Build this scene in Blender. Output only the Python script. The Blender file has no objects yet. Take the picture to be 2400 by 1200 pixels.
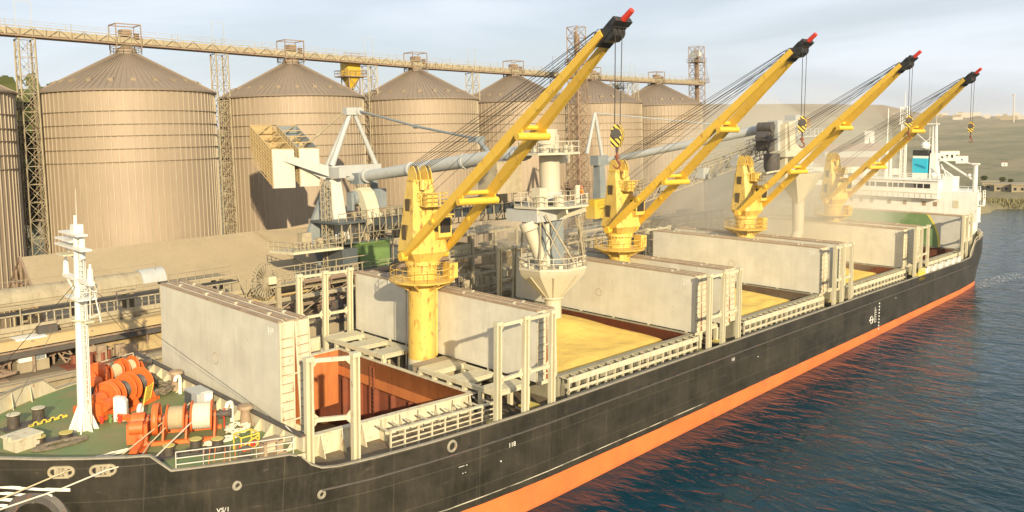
import bpy, math, random
from mathutils import Matrix, Vector, noise as mnoise
R = math.radians
rnd = random.Random(7)
sc = bpy.context.scene
COL = sc.collection

# ------------------------------------------------------------------ camera
YAW, PIT, ROL = .7805, .0673, -.0288
fw = Vector((math.cos(YAW)*math.cos(PIT), math.sin(YAW)*math.cos(PIT), -math.sin(PIT)))
rt = fw.cross(Vector((0, 0, 1))).normalized()
up = rt.cross(fw)
r2 = rt*math.cos(ROL) + up*math.sin(ROL)
u2 = -rt*math.sin(ROL) + up*math.cos(ROL)
cam = bpy.data.cameras.new('camera')
camo = bpy.data.objects.new('camera', cam)
COL.objects.link(camo)
camo.matrix_world = Matrix(((r2.x, u2.x, -fw.x, -46.606), (r2.y, u2.y, -fw.y, -58.953), (r2.z, u2.z, -fw.z, 29.106), (0, 0, 0, 1)))
cam.sensor_width = 36
cam.lens = 1904.67/2400*36
cam.shift_y = -148.43/2400
cam.clip_end = 30000
cam.clip_start = .5
sc.camera = camo
# ------------------------------------------------------------------ sky, sun, exposure
SUN_FROM = Vector((-.50, -1.0, .37)).normalized()
elev = math.asin(SUN_FROM.z)
W = bpy.data.worlds.new('World')
sc.world = W
W.use_nodes = True
wn, wl = W.node_tree.nodes, W.node_tree.links
bg = wn['Background']
sky = wn.new('ShaderNodeTexSky')
sky.sky_type = 'NISHITA'
sky.sun_disc = False
sky.sun_elevation = elev
sky.sun_rotation = math.atan2(SUN_FROM.x, SUN_FROM.y)
sky.altitude = 0
sky.air_density = 1.0
sky.dust_density = 2.2
sky.ozone_density = 1.2
tcw = wn.new('ShaderNodeTexCoord')
mpw = wn.new('ShaderNodeMapping')
mpw.inputs['Scale'].default_value = (1.2, 1.2, 7.0)
nzw = wn.new('ShaderNodeTexNoise')
nzw.inputs['Scale'].default_value = 1.7
nzw.inputs['Detail'].default_value = 6
nzw.inputs['Distortion'].default_value = .6
rpw = wn.new('ShaderNodeValToRGB')
rpw.color_ramp.elements[0].position = .42
rpw.color_ramp.elements[0].color = (.5, .5, .5, 1)
rpw.color_ramp.elements[1].position = .68
rpw.color_ramp.elements[1].color = (.8, .8, .8, 1)
mxw = wn.new('ShaderNodeMix')
mxw.data_type = 'RGBA'
mxw.inputs[7].default_value = (10.2, 11.0, 12.2, 1)       # thin high cloud
wl.new(tcw.outputs['Generated'], mpw.inputs[0])
wl.new(mpw.outputs[0], nzw.inputs['Vector'])
wl.new(nzw.outputs[0], rpw.inputs[0])
wl.new(rpw.outputs[0], mxw.inputs[0])
wl.new(sky.outputs[0], mxw.inputs[6])
wl.new(mxw.outputs[2], bg.inputs[0])
bg.inputs[1].default_value = .07
sun = bpy.data.lights.new('sun', 'SUN')
sun.energy = 5.0
sun.angle = R(.6)
sun.color = (1, .83, .55)
suno = bpy.data.objects.new('sun', sun)
COL.objects.link(suno)
suno.rotation_euler = (-SUN_FROM).to_track_quat('-Z', 'Y').to_euler()
sc.view_settings.view_transform = 'Standard'
sc.view_settings.look = 'None'
sc.view_settings.exposure = .48
sc.view_settings.gamma = 1
sc.cycles.max_bounces = 6
sc.cycles.volume_bounces = 1
sc.cycles.transparent_max_bounces = 12

# ------------------------------------------------------------------ materials
MATS = {}
def newmat(name):
    m = bpy.data.materials.new(name)
    m.use_nodes = True
    return m, m.node_tree.nodes, m.node_tree.links, m.node_tree.nodes['Principled BSDF']
def mixc(N, L, fac, a, b):
    x = N.new('ShaderNodeMix'); x.data_type = 'RGBA'
    for sock, val in ((0, fac), (6, a), (7, b)):
        if isinstance(val, (int, float)): x.inputs[sock].default_value = val
        elif isinstance(val, tuple): x.inputs[sock].default_value = (*val, 1)
        else: L.new(val, x.inputs[sock])
    return x.outputs[2]
def mth(N, L, op, a, b=0, c=None, clamp=False):
    x = N.new('ShaderNodeMath'); x.operation = op; x.use_clamp = clamp
    for i, val in enumerate((a, b) if c is None else (a, b, c)):
        if isinstance(val, (int, float)): x.inputs[i].default_value = val
        else: L.new(val, x.inputs[i])
    return x.outputs[0]
def noise(N, L, vec, scale, detail=4, rough=.55, sc3=None, dist=0):
    if sc3:
        mp = N.new('ShaderNodeMapping'); mp.inputs['Scale'].default_value = sc3
        L.new(vec, mp.inputs[0]); vec = mp.outputs[0]
    n = N.new('ShaderNodeTexNoise')
    n.inputs['Scale'].default_value = scale; n.inputs['Detail'].default_value = detail
    n.inputs['Roughness'].default_value = rough; n.inputs['Distortion'].default_value = dist
    L.new(vec, n.inputs['Vector'])
    return n.outputs[0]
def ramp(N, L, fac, p0, p1):
    return mth(N, L, 'DIVIDE', mth(N, L, 'SUBTRACT', fac, p0), p1-p0, clamp=True)
def coords(N, L):
    tc = N.new('ShaderNodeTexCoord'); oi = N.new('ShaderNodeObjectInfo')
    mp = N.new('ShaderNodeVectorMath'); mp.operation = 'MULTIPLY_ADD'
    mp.inputs[1].default_value = (1, 1, 1)
    cx = N.new('ShaderNodeCombineXYZ')
    m = mth(N, L, 'MULTIPLY', oi.outputs['Random'], 37)
    L.new(m, cx.inputs[0]); L.new(m, cx.inputs[1])
    L.new(tc.outputs['Object'], mp.inputs[0]); L.new(cx.outputs[0], mp.inputs[2])
    return tc.outputs['Object'], mp.outputs[0]
def paint(name, c, c2=None, amt=.5, scale=.6, rust=0, rustc=(.25, .085, .03), streak=.4, streakc=None, rough=.5, metal=0, bump=.05, bscale=8, plates=0):
    m, N, L, P = newmat(name)
    raw, v = coords(N, L)
    c2 = c2 or tuple(x*.72 for x in c)
    n1 = noise(N, L, v, scale, 6, .6)
    col = mixc(N, L, mth(N, L, 'MULTIPLY', ramp(N, L, n1, .35, .68), amt), c, c2)
    if streak:
        n2 = noise(N, L, v, 1.0, 4, .6, (2.4, 2.4, .16))
        col = mixc(N, L, mth(N, L, 'MULTIPLY', ramp(N, L, n2, .5, .72), streak), col, streakc or tuple(x*.55 for x in c))
    if rust:
        n3 = noise(N, L, v, 1.6, 8, .72, (1.5, 1.5, .6))
        col = mixc(N, L, ramp(N, L, n3, .66-rust*.22, .74-rust*.18), col, rustc)
    oi = N.new('ShaderNodeObjectInfo')
    col = mixc(N, L, mth(N, L, 'MULTIPLY', oi.outputs['Random'], .22), col, tuple(x*.55 for x in c))
    if plates:
        sn = N.new('ShaderNodeVectorMath'); sn.operation = 'SNAP'; sn.inputs[1].default_value = (9, 1.25, 1.25); L.new(raw, sn.inputs[0])
        wn_ = N.new('ShaderNodeTexWhiteNoise'); L.new(sn.outputs[0], wn_.inputs[0])
        col = mixc(N, L, mth(N, L, 'MULTIPLY', wn_.outputs[0], plates), col, tuple(x*.62 for x in c))
        sp_ = noise(N, L, v, 3.2, 3, .7); col = mixc(N, L, mth(N, L, 'MULTIPLY', ramp(N, L, sp_, .66, .72), .45), col, (.2, .17, .12))
    L.new(col, P.inputs['Base Color'])
    P.inputs['Roughness'].default_value = rough; P.inputs['Metallic'].default_value = metal
    if bump:
        b = N.new('ShaderNodeBump'); b.inputs['Strength'].default_value = bump; b.inputs['Distance'].default_value = .1
        L.new(noise(N, L, v, bscale, 5), b.inputs['Height']); L.new(b.outputs[0], P.inputs['Normal'])
    MATS[name] = m
    return m
paint('jib_yellow', (.78, .50, .06), (.70, .42, .05), .5, .5, rust=.27, streak=.3, streakc=(.5, .3, .06), rough=.45)
paint('yellow', (.74, .52, .12), (.60, .40, .08), .8, .6, rust=.52, bump=.12, streak=.45, streakc=(.50, .34, .12), rough=.42)
paint('cream', (.58, .54, .38), (.54, .48, .32), .6, 1.2, rust=.17, streak=.4, streakc=(.35, .24, .12), rough=.55)
paint('cover_grey', (.66, .63, .52), (.53, .50, .41), .8, .45, rust=.04, rustc=(.3, .2, .12), streak=.16, streakc=(.30, .27, .21), rough=.55, plates=.22)
paint('cover_side', (.60, .56, .41), (.54, .48, .33), .6, 1.5, rust=.34, streak=.5, streakc=(.34, .2, .1), rough=.6)
paint('seal_brown', (.38, .29, .19), (.25, .15, .09), .7, 1.2, rust=.3, rough=.75)
paint('rust_orange', (.58, .20, .06), (.42, .14, .05), .7, .5, rust=.1, streak=.5, streakc=(.3, .08, .03), rough=.6)
paint('rust_dark', (.25, .07, .03), (.14, .05, .03), .7, .8, streak=.5, rough=.7)
paint('orange', (.76, .16, .03), (.55, .11, .025), .7, 1.5, rust=.42, rough=.5)
paint('white', (.79, .78, .71), (.68, .66, .57), .5, .8, rust=.12, streak=.3, streakc=(.55, .48, .36), rough=.45)
paint('white_steel', (.62, .60, .51), (.6, .56, .44), .5, .8, rust=.2, streak=.3, rough=.5)
paint('deck_green', (.14, .22, .08), (.27, .215, .10), 1.0, .38, rust=.35, rustc=(.17, .11, .055), streak=0, rough=.7, bump=.1)
paint('deck_brown', (.13, .10, .07), (.22, .18, .11), .9, .5, rust=.4, streak=0, rough=.8, bump=.1)
paint('black', (.025, .024, .024), (.05, .045, .04), .6, 2, rust=.1, streak=.2, rough=.5)
paint('dark_steel', (.07, .065, .06), (.12, .1, .08), .6, 1, rust=.3, rough=.6)
paint('blue_grey', (.19, .22, .235), (.30, .31, .29), .6, .6, rust=.1, streak=.4, streakc=(.12, .17, .2), rough=.5)
paint('pale_grey', (.42, .44, .43), (.42, .42, .38), .6, .6, rust=.1, streak=.35, streakc=(.3, .28, .22), rough=.5)
paint('blue_dark', (.065, .085, .10), (.15, .15, .13), .6, .6, rust=.1, streak=.4, rough=.5)
paint('red', (.62, .05, .03), (.5, .05, .03), .4, 3, streak=0, rough=.4)
paint('green_box', (.16, .26, .08), (.11, .18, .06), .6, 1, streak=.4, rough=.6)
paint('concrete', (.36, .30, .195), (.26, .21, .14), .8, .3, rust=.2, rustc=(.25, .19, .11), streak=.4, rough=.9, bump=.15)
paint('roof_dirt', (.22, .17, .105), (.13, .10, .065), .9, .5, rust=.3, rough=.95, bump=.3)
paint('ochre', (.47, .35, .17), (.37, .27, .13), .7, .25, rust=.1, rustc=(.3, .2, .1), streak=.25, rough=.9)
paint('dusty_steel', (.40, .345, .23), (.27, .22, .145), .7, 1.2, rust=.35, rustc=(.26, .16, .09), streak=.4, rough=.8)
paint('rusty_lattice', (.30, .22, .15), (.2, .13, .09), .7, 2, rust=.4, rough=.8)
paint('silo_wall', (.35, .275, .195), (.285, .22, .155), .7, .12, rust=.12, rustc=(.24, .17, .115), streak=.55, streakc=(.26, .20, .135), rough=.62, metal=.1, bump=.05, bscale=2)
paint('silo_roof', (.26, .205, .15), (.215, .17, .125), .7, .2, rust=.1, rustc=(.2, .14, .1), streak=0, rough=.65, metal=.1)
paint('silo_rib', (.43, .37, .27), (.34, .28, .2), .6, .3, streak=.4, rough=.6)
paint('silo_ring', (.27, .21, .14), streak=0, rough=.8)
paint('shed_roof', (.38, .305, .19), (.30, .24, .15), .7, .25, rust=.2, rustc=(.25, .19, .12), streak=.3, rough=.9)
paint('rope', (.55, .45, .28), (.42, .33, .2), .6, 8, streak=0, rough=.95)
paint('rope_white', (.72, .67, .55), (.55, .48, .36), .6, 8, streak=0, rough=.95)
paint('net', (.24, .20, .14), (.12, .1, .075), .9, 3, streak=0, rough=.95, bump=.6, bscale=14)
paint('bollard_top', (.58, .47, .10), (.4, .36, .2), .5, 4, streak=0, rough=.6)
paint('bollard_body', (.05, .045, .04), (.15, .1, .05), .5, 4, rust=.3, rough=.6)
paint('yellow_rail', (.72, .55, .08), streak=0, rough=.5)
paint('gunwale', (.34, .31, .24), (.22, .19, .14), .7, 1.5, rust=.2, rough=.7)
paint('coaming_shade', (.30, .28, .20), (.2, .18, .12), .7, .8, rust=.15, rough=.7)  # shade behind the side rail put into the coaming colour
paint('cyan', (.03, .42, .58), (.05, .36, .5), .5, 1, streak=.2, streakc=(.02, .25, .42), rough=.4)
paint('hopper_yellow', (.66, .44, .04), streak=.4, rough=.5, rust=.15)
paint('cone', (.52, .485, .38), (.52, .46, .32), .7, .6, rust=.12, streak=.3, streakc=(.45, .37, .22), rough=.6)
paint('hi_vis', (.85, .25, .04), streak=0, rough=.8)
paint('skin', (.45, .26, .17), streak=0, rough=.6)
paint('cloth_blue', (.08, .11, .2), streak=0, rough=.9)
paint('brick_pale', (.55, .5, .42), (.4, .36, .3), .6, .1, streak=.2, rough=.9)
paint('roof_brown', (.25, .15, .11), streak=.2, rough=.9)
paint('bark', (.10, .075, .05), streak=.3, rough=.95)
def simple(name, c, rough=.5, metal=0):
    m, N, L, P = newmat(name)
    raw, v = coords(N, L)
    L.new(mixc(N, L, noise(N, L, v, 3), tuple(x*.85 for x in c), c), P.inputs['Base Color'])
    P.inputs['Roughness'].default_value = rough; P.inputs['Metallic'].default_value = metal
    MATS[name] = m
simple('glass_dark', (.035, .035, .035), .12)
simple('cyan_dark', (.01, .22, .36), .4)
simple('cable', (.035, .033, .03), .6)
simple('mark_white', (.75, .73, .66), .6)
simple('grey_rubber', (.2, .21, .2), .7)
simple('window_hole', (.10, .07, .03), .7)
# foliage
simple('reed', (.26, .23, .11), .9)
def leafmat():
    m, N, L, P = newmat('foliage')
    raw, v = coords(N, L)
    c = mixc(N, L, ramp(N, L, noise(N, L, v, .9, 3), .35, .65), (.045, .06, .018), (.10, .115, .035))
    L.new(c, P.inputs['Base Color']); P.inputs['Roughness'].default_value = .8
    MATS['foliage'] = m
leafmat()
# hull: antifouling below the boot line, black topsides with plate seams, stains and scuffs
def hullmat():
    m, N, L, P = newmat('hull_paint')
    tc = N.new('ShaderNodeTexCoord'); v = tc.outputs['Object']
    sp = N.new('ShaderNodeSeparateXYZ'); L.new(v, sp.inputs[0])
    X, Z = sp.outputs[0], sp.outputs[2]
    n1 = noise(N, L, v, .25, 7, .65, (1, 1, 1.4))
    blk = mixc(N, L, ramp(N, L, n1, .35, .7), (.019, .017, .012), (.050, .043, .031))
    n2 = noise(N, L, v, 1, 5, .65, (1.3, 1.3, .1))
    blk = mixc(N, L, mth(N, L, 'MULTIPLY', ramp(N, L, n2, .55, .80), .30), blk, (.12, .095, .065))
    n3 = noise(N, L, v, .8, 8, .75, (.5, 1, 2.4)); n4 = noise(N, L, v, 1, 6, .7, (3.5, 3.5, .35))
    blk = mixc(N, L, mth(N, L, 'MULTIPLY', ramp(N, L, n4, .5, .8), .26), blk, (.12, .10, .075))
    blk = mixc(N, L, mth(N, L, 'MULTIPLY', ramp(N, L, n3, .62, .70), .5), blk, (.13, .11, .085))
    # seams
    px = mth(N, L, 'ABSOLUTE', mth(N, L, 'SUBTRACT', mth(N, L, 'FRACT', mth(N, L, 'DIVIDE', X, 7.3)), .5))
    sx = mth(N, L, 'GREATER_THAN', px, .4955)
    pz = mth(N, L, 'ABSOLUTE', mth(N, L, 'SUBTRACT', mth(N, L, 'FRACT', mth(N, L, 'DIVIDE', mth(N, L, 'ADD', Z, .45), 2.15)), .5))
    sz = mth(N, L, 'GREATER_THAN', pz, .487)
    seam = mth(N, L, 'MAXIMUM', sx, sz)
    blk = mixc(N, L, mth(N, L, 'MULTIPLY', seam, mth(N, L, 'MULTIPLY', n2, .30)), blk, (.2, .17, .12))
    ora = mixc(N, L, ramp(N, L, n1, .3, .7), (.80, .20, .055), (.62, .14, .04))
    ora = mixc(N, L, mth(N, L, 'MULTIPLY', ramp(N, L, n2, .5, .75), .5), ora, (.42, .13, .06))
    ora = mixc(N, L, mth(N, L, 'MULTIPLY', ramp(N, L, noise(N, L, v, .5, 7, .75, (1, 1, 1.2)), .58, .66), .55), ora, (.30, .13, .075))
    wob = mth(N, L, 'MULTIPLY', mth(N, L, 'SUBTRACT', noise(N, L, v, .5, 4, .6, (1, 1, .1)), .5), .12)
    Zc = mth(N, L, 'SUBTRACT', Z, mth(N, L, 'MULTIPLY', mth(N, L, 'MAXIMUM', mth(N, L, 'SUBTRACT', X, 15), 0), .0108))
    fac = mth(N, L, 'GREATER_THAN', mth(N, L, 'ADD', Zc, wob), 2.42)
    col = mixc(N, L, fac, ora, blk)
    # worn draught line above boot top
    d = mth(N, L, 'MULTIPLY', mth(N, L, 'LESS_THAN', X, 24), mth(N, L, 'LESS_THAN', mth(N, L, 'ABSOLUTE', mth(N, L, 'SUBTRACT', Z, 2.95)), .04))
    col = mixc(N, L, mth(N, L, 'MULTIPLY', d, ramp(N, L, n3, .38, .55)), col, (.5, .47, .38))
    # weed and scum near the water
    wl_ = mth(N, L, 'SUBTRACT', .65, mth(N, L, 'ADD', Z, mth(N, L, 'MULTIPLY', X, -.0199)))
    col = mixc(N, L, mth(N, L, 'MULTIPLY', ramp(N, L, wl_, -.1, .4), .5), col, (.12, .06, .025))
    L.new(col, P.inputs['Base Color'])
    P.inputs['Roughness'].default_value = .42
    b = N.new('ShaderNodeBump'); b.inputs['Strength'].default_value = .35; b.inputs['Distance'].default_value = .16
    h = mth(N, L, 'ADD', noise(N, L, v, .55, 3), mth(N, L, 'MULTIPLY', seam, -.12))
    L.new(h, b.inputs['Height']); L.new(b.outputs[0], P.inputs['Normal'])
    MATS['hull_paint'] = m
hullmat()
def grainmat():
    m, N, L, P = newmat('grain')
    tc = N.new('ShaderNodeTexCoord'); v = tc.outputs['Object']
    c = mixc(N, L, noise(N, L, v, 30, 4, .8), (.52, .36, .08), (.80, .57, .14))
    c = mixc(N, L, mth(N, L, 'MULTIPLY', ramp(N, L, noise(N, L, v, .35, 4), .4, .7), .35), c, (.52, .36, .09))
    L.new(c, P.inputs['Base Color']); P.inputs['Roughness'].default_value = .95
    b = N.new('ShaderNodeBump'); b.inputs['Strength'].default_value = .5; b.inputs['Distance'].default_value = .25
    L.new(mth(N, L, 'ADD', noise(N, L, v, 1.1, 6, .6), mth(N, L, 'MULTIPLY', noise(N, L, v, 40, 2), .2)), b.inputs['Height']); L.new(b.outputs[0], P.inputs['Normal'])
    MATS['grain'] = m
grainmat()
def helimat():
    m, N, L, P = newmat('cover_helideck')
    tc = N.new('ShaderNodeTexCoord'); v = tc.outputs['Object']
    sp = N.new('ShaderNodeSeparateXYZ'); L.new(v, sp.inputs[0])
    r = mth(N, L, 'SQRT', mth(N, L, 'ADD', mth(N, L, 'POWER', sp.outputs[1], 2), mth(N, L, 'POWER', sp.outputs[2], 2)))
    n = noise(N, L, v, .8, 6)
    g = mixc(N, L, ramp(N, L, n, .3, .7), (.55, .53, .46), (.47, .45, .39))
    gr = mixc(N, L, ramp(N, L, n, .3, .7), (.12, .22, .08), (.19, .27, .12))
    col = mixc(N, L, mth(N, L, 'LESS_THAN', r, 9.05), mixc(N, L, mth(N, L, 'LESS_THAN', r, 9.4), g, (.68, .55, .1)), gr)
    L.new(col, P.inputs['Base Color']); P.inputs['Roughness'].default_value = .55
    MATS['cover_helideck'] = m
helimat()
def hazardmat():
    m, N, L, P = newmat('hazard_stripes')
    tc = N.new('ShaderNodeTexCoord'); sp = N.new('ShaderNodeSeparateXYZ'); L.new(tc.outputs['Object'], sp.inputs[0])
    s = mth(N, L, 'ADD', mth(N, L, 'ADD', sp.outputs[0], sp.outputs[1]), sp.outputs[2])
    f = mth(N, L, 'GREATER_THAN', mth(N, L, 'FRACT', mth(N, L, 'MULTIPLY', s, 2.1)), .45)
    L.new(mixc(N, L, f, (.04, .035, .03), (.75, .52, .08)), P.inputs['Base Color']); P.inputs['Roughness'].default_value = .5
    MATS['hazard_stripes'] = m
hazardmat()
def watermat():
    m, N, L, P = newmat('sea_water')
    tc = N.new('ShaderNodeTexCoord'); v = tc.outputs['Object']
    P.inputs['Base Color'].default_value = (.006, .03, .034, 1)
    L.new(mixc(N, L, ramp(N, L, noise(N, L, v, .02, 3), .35, .65), (.0015, .020, .022), (.0015, .032, .052)), P.inputs['Base Color'])
    P.inputs['Roughness'].default_value = .03; P.inputs['Specular IOR Level'].default_value = .23
    P.inputs['IOR'].default_value = 1.33
    h = mth(N, L, 'ADD', mth(N, L, 'MULTIPLY', noise(N, L, v, .13, 3, .5, (1.6, .7, 1), .4), 1.6), mth(N, L, 'MULTIPLY', noise(N, L, v, .55, 4, .5, (1.5, .75, 1), .8), 1.1))
    b = N.new('ShaderNodeBump'); b.inputs['Strength'].default_value = 1; b.inputs['Distance'].default_value = .19
    L.new(h, b.inputs['Height']); L.new(b.outputs[0], P.inputs['Normal'])
    MATS['sea_water'] = m
watermat()
def groundmat():
    m, N, L, P = newmat('land')
    g = N.new('ShaderNodeNewGeometry'); v = g.outputs['Position']
    n0 = noise(N, L, v, .004, 4, .55, (1, 2.2, 1))
    n1 = noise(N, L, v, .02, 7, .7, (1, 3.5, 1))
    n2 = noise(N, L, v, .35, 6, .7)
    c = mixc(N, L, ramp(N, L, n0, .40, .60), (.27, .22, .115), (.165, .15, .07))
    c = mixc(N, L, ramp(N, L, n1, .50, .68), c, (.12, .125, .055))
    c = mixc(N, L, mth(N, L, 'MULTIPLY', ramp(N, L, n2, .45, .7), .55), c, (.11, .10, .05))
    # ploughed plateau farther off
    sp = N.new('ShaderNodeSeparateXYZ'); L.new(v, sp.inputs[0])
    c = mixc(N, L, mth(N, L, 'MULTIPLY', ramp(N, L, sp.outputs[2], 24, 60), .7), c, (.30, .22, .13))
    L.new(c, P.inputs['Base Color']); P.inputs['Roughness'].default_value = .95
    MATS['land'] = m
groundmat()

# ------------------------------------------------------------------ geometry helpers
class G:
    def __init__(s): s.v = []; s.f = []; s.m = []
    def add(s, vs, fs, mi=0):
        o = len(s.v); s.v += [tuple(x) for x in vs]
        for f in fs: s.f.append(tuple(i+o for i in f)); s.m.append(mi)
        return s
    def box(s, c, size, rot=None, mi=0, mats=None):
        a, b, d = size[0]/2, size[1]/2, size[2]/2
        vs = [Vector((x*a, y*b, z*d)) for x in (-1, 1) for y in (-1, 1) for z in (-1, 1)]
        if rot: vs = [rot @ q for q in vs]
        c = Vector(c); vs = [q+c for q in vs]
        fs = [(0, 1, 3, 2), (4, 6, 7, 5), (0, 4, 5, 1), (2, 3, 7, 6), (0, 2, 6, 4), (1, 5, 7, 3)]  # -x +x -y +y -z +z
        for i, f in enumerate(fs): s.add(vs if i == 0 else [], [], mi)
        o = len(s.v)-8
        for i, f in enumerate(fs): s.f.append(tuple(k+o for k in f)); s.m.append(mats[i] if mats else mi)
        return s
    def bx(s, x0, x1, y0, y1, z0, z1, mi=0, mats=None):
        return s.box(((x0+x1)/2, (y0+y1)/2, (z0+z1)/2), (x1-x0, y1-y0, z1-z0), None, mi, mats)
    def beam(s, p, q, w, h=None, mi=0, upv=(0, 0, 1)):
        p, q = Vector(p), Vector(q); h = h or w; d = (q-p)
        if d.length < 1e-6: return s
        z = d.normalized(); x = Vector(upv).cross(z)
        if x.length < 1e-3: x = Vector((1, 0, 0)).cross(z)
        x.normalize(); y = z.cross(x)
        vs = [b + x*(a*w/2) + y*(c*h/2) for b in (p, q) for a, c in ((-1, -1), (1, -1), (1, 1), (-1, 1))]
        return s.add(vs, [(3, 2, 1, 0), (4, 5, 6, 7), (0, 1, 5, 4), (1, 2, 6, 5), (2, 3, 7, 6), (3, 0, 4, 7)], mi)
    def taper(s, p, q, w0, h0, w1, h1, mi=0, upv=(0, 0, 1)):
        p, q = Vector(p), Vector(q); z = (q-p).normalized(); x = Vector(upv).cross(z)
        if x.length < 1e-3: x = Vector((1, 0, 0)).cross(z)
        x.normalize(); y = z.cross(x)
        vs = [b + x*(a*w/2) + y*(c*h/2) for b, w, h in ((p, w0, h0), (q, w1, h1)) for a, c in ((-1, -1), (1, -1), (1, 1), (-1, 1))]
        return s.add(vs, [(3, 2, 1, 0), (4, 5, 6, 7), (0, 1, 5, 4), (1, 2, 6, 5), (2, 3, 7, 6), (3, 0, 4, 7)], mi)
    def tube(s, p, q, r, r1=None, n=8, mi=0, cap=True):
        p, q = Vector(p), Vector(q); r1 = r if r1 is None else r1
        z = (q-p)
        if z.length < 1e-6: return s
        z.normalize(); x = Vector((0, 0, 1)).cross(z)
        if x.length < 1e-3: x = Vector((1, 0, 0))
        x.normalize(); y = z.cross(x)
        vs = []
        for c, rr in ((p, r), (q, r1)):
            for i in range(n):
                a = 2*math.pi*i/n; vs.append(c + x*(rr*math.cos(a)) + y*(rr*math.sin(a)))
        fs = [(i, (i+1) % n, n+(i+1) % n, n+i) for i in range(n)]
        if cap: fs += [tuple(range(n-1, -1, -1)), tuple(range(n, 2*n))]
        return s.add(vs, fs, mi)
    def path(s, pts, r, n=6, mi=0):
        for a, b in zip(pts[:-1], pts[1:]): s.tube(a, b, r, r, n, mi)
        return s
    def lathe(s, prof, c=(0, 0, 0), n=24, mi=0, rot=None):
        vs = []; c = Vector(c)
        for r, z in prof:
            for i in range(n):
                a = 2*math.pi*i/n; q = Vector((r*math.cos(a), r*math.sin(a), z))
                vs.append((rot @ q if rot else q) + c)
        fs = []
        for k in range(len(prof)-1):
            for i in range(n):
                j = (i+1) % n
                fs.append((k*n+i, k*n+j, (k+1)*n+j, (k+1)*n+i))
        fs += [tuple(range(n-1, -1, -1)), tuple((len(prof)-1)*n+i for i in range(n))]
        return s.add(vs, fs, mi)
    def torus(s, c, R_, r, n=28, m=6, rot=None, mi=0):
        c = Vector(c); vs = []; fs = []
        for i in range(n):
            a = 2*math.pi*i/n
            for j in range(m):
                b = 2*math.pi*j/m
                q = Vector(((R_+r*math.cos(b))*math.cos(a), (R_+r*math.cos(b))*math.sin(a), r*math.sin(b)))
                vs.append((rot @ q if rot else q)+c)
        for i in range(n):
            for j in range(m):
                fs.append((i*m+j, ((i+1) % n)*m+j, ((i+1) % n)*m+(j+1) % m, i*m+(j+1) % m))
        return s.add(vs, fs, mi)
    def prism(s, pts, d, mi=0):
        """polygon of 3-D points extruded by vector d"""
        d = Vector(d); p = [Vector(q) for q in pts]; n = len(p)
        return s.add(p+[q+d for q in p], [tuple(range(n-1, -1, -1)), tuple(range(n, 2*n))]+[(i, (i+1) % n, n+(i+1) % n, n+i) for i in range(n)], mi)
    def rail(s, pts, h=1.05, r=.035, sp=1.6, rows=2, n=5, mi=0, closed=False):
        pts = [Vector(p) for p in pts]
        if closed: pts = pts+[pts[0]]
        U = Vector((0, 0, 1))
        for a, b in zip(pts[:-1], pts[1:]):
            for k in range(1, rows+1): s.tube(a+U*(h*k/rows), b+U*(h*k/rows), r, r, n, mi, False)
            L_ = (b-a).length; c = max(1, round(L_/sp))
            for i in range(c+1): s.tube(a.lerp(b, i/c), a.lerp(b, i/c)+U*h, r, r, n, mi)
        return s
    def ladder(s, p, q, w=.5, st=.35, side=(1, 0, 0), r=.03, mi=0):
        p, q = Vector(p), Vector(q); d = Vector(side).normalized()*w/2
        s.tube(p-d, q-d, r, r, 4, mi); s.tube(p+d, q+d, r, r, 4, mi)
        n = int((q-p).length/st)
        for i in range(1, n): m_ = p.lerp(q, i/n); s.tube(m_-d, m_+d, r*.7, r*.7, 4, mi)
        return s
    def lattice(s, x, y, z0, z1, w, w1=None, step=None, leg=.09, br=.05, mi=0):
        w1 = w1 or w; step = step or w*1.1; n = max(1, round((z1-z0)/step))
        def cor(t, i):
            ww = (w*(1-t)+w1*t)/2; return Vector((x+(-ww, ww, ww, -ww)[i], y+(-ww, -ww, ww, ww)[i], z0+(z1-z0)*t))
        for i in range(4): s.beam(cor(0, i), cor(1, i), leg*2, leg*2, mi)
        for k in range(n):
            a, b = k/n, (k+1)/n
            for i in range(4):
                j = (i+1) % 4
                s.beam(cor(a, i), cor(b, j), br*1.4, br*1.4, mi); s.beam(cor(a, j), cor(b, i), br*1.4, br*1.4, mi); s.beam(cor(b, i), cor(b, j), br*1.6, br*1.6, mi)
        return s
    def shift(s, o):
        o = Vector(o); s.v = [tuple(Vector(q)-o) for q in s.v]; return s
SHIP = Matrix.Rotation(.0199, 4, 'Y') @ Matrix.Rotation(.028, 4, 'X')
OFF = {}
def mesh(name, g, mats):
    me = bpy.data.meshes.new(name)
    me.from_pydata(g.v, [], g.f)
    mats = mats if isinstance(mats, (list, tuple)) else [mats]
    for m in mats: me.materials.append(MATS[m])
    me.polygons.foreach_set('material_index', g.m)
    me.polygons.foreach_set('use_smooth', [True]*len(g.f))
    me.set_sharp_from_angle(angle=R(32))
    me.update()
    return me
def props(o, label, cat, group=None, kind=None):
    if kind == 'structure': o['kind'] = kind; return o
    o['label'] = label; o['category'] = cat
    if group: o['group'] = group
    if kind: o['kind'] = kind
    return o
def thing(name, label, cat, loc=(0, 0, 0), rz=0, group=None, ship=True):
    """An Empty at the thing's base. Parts may be given in ship or world coordinates: part() subtracts loc."""
    o = bpy.data.objects.new(name, None); COL.objects.link(o)
    o.empty_display_size = .5
    m = Matrix.Translation(loc) @ Matrix.Rotation(rz, 4, 'Z')
    o.matrix_world = SHIP @ m if ship else m
    OFF[o.name] = Vector(loc)
    return props(o, label, cat, group)
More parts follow.
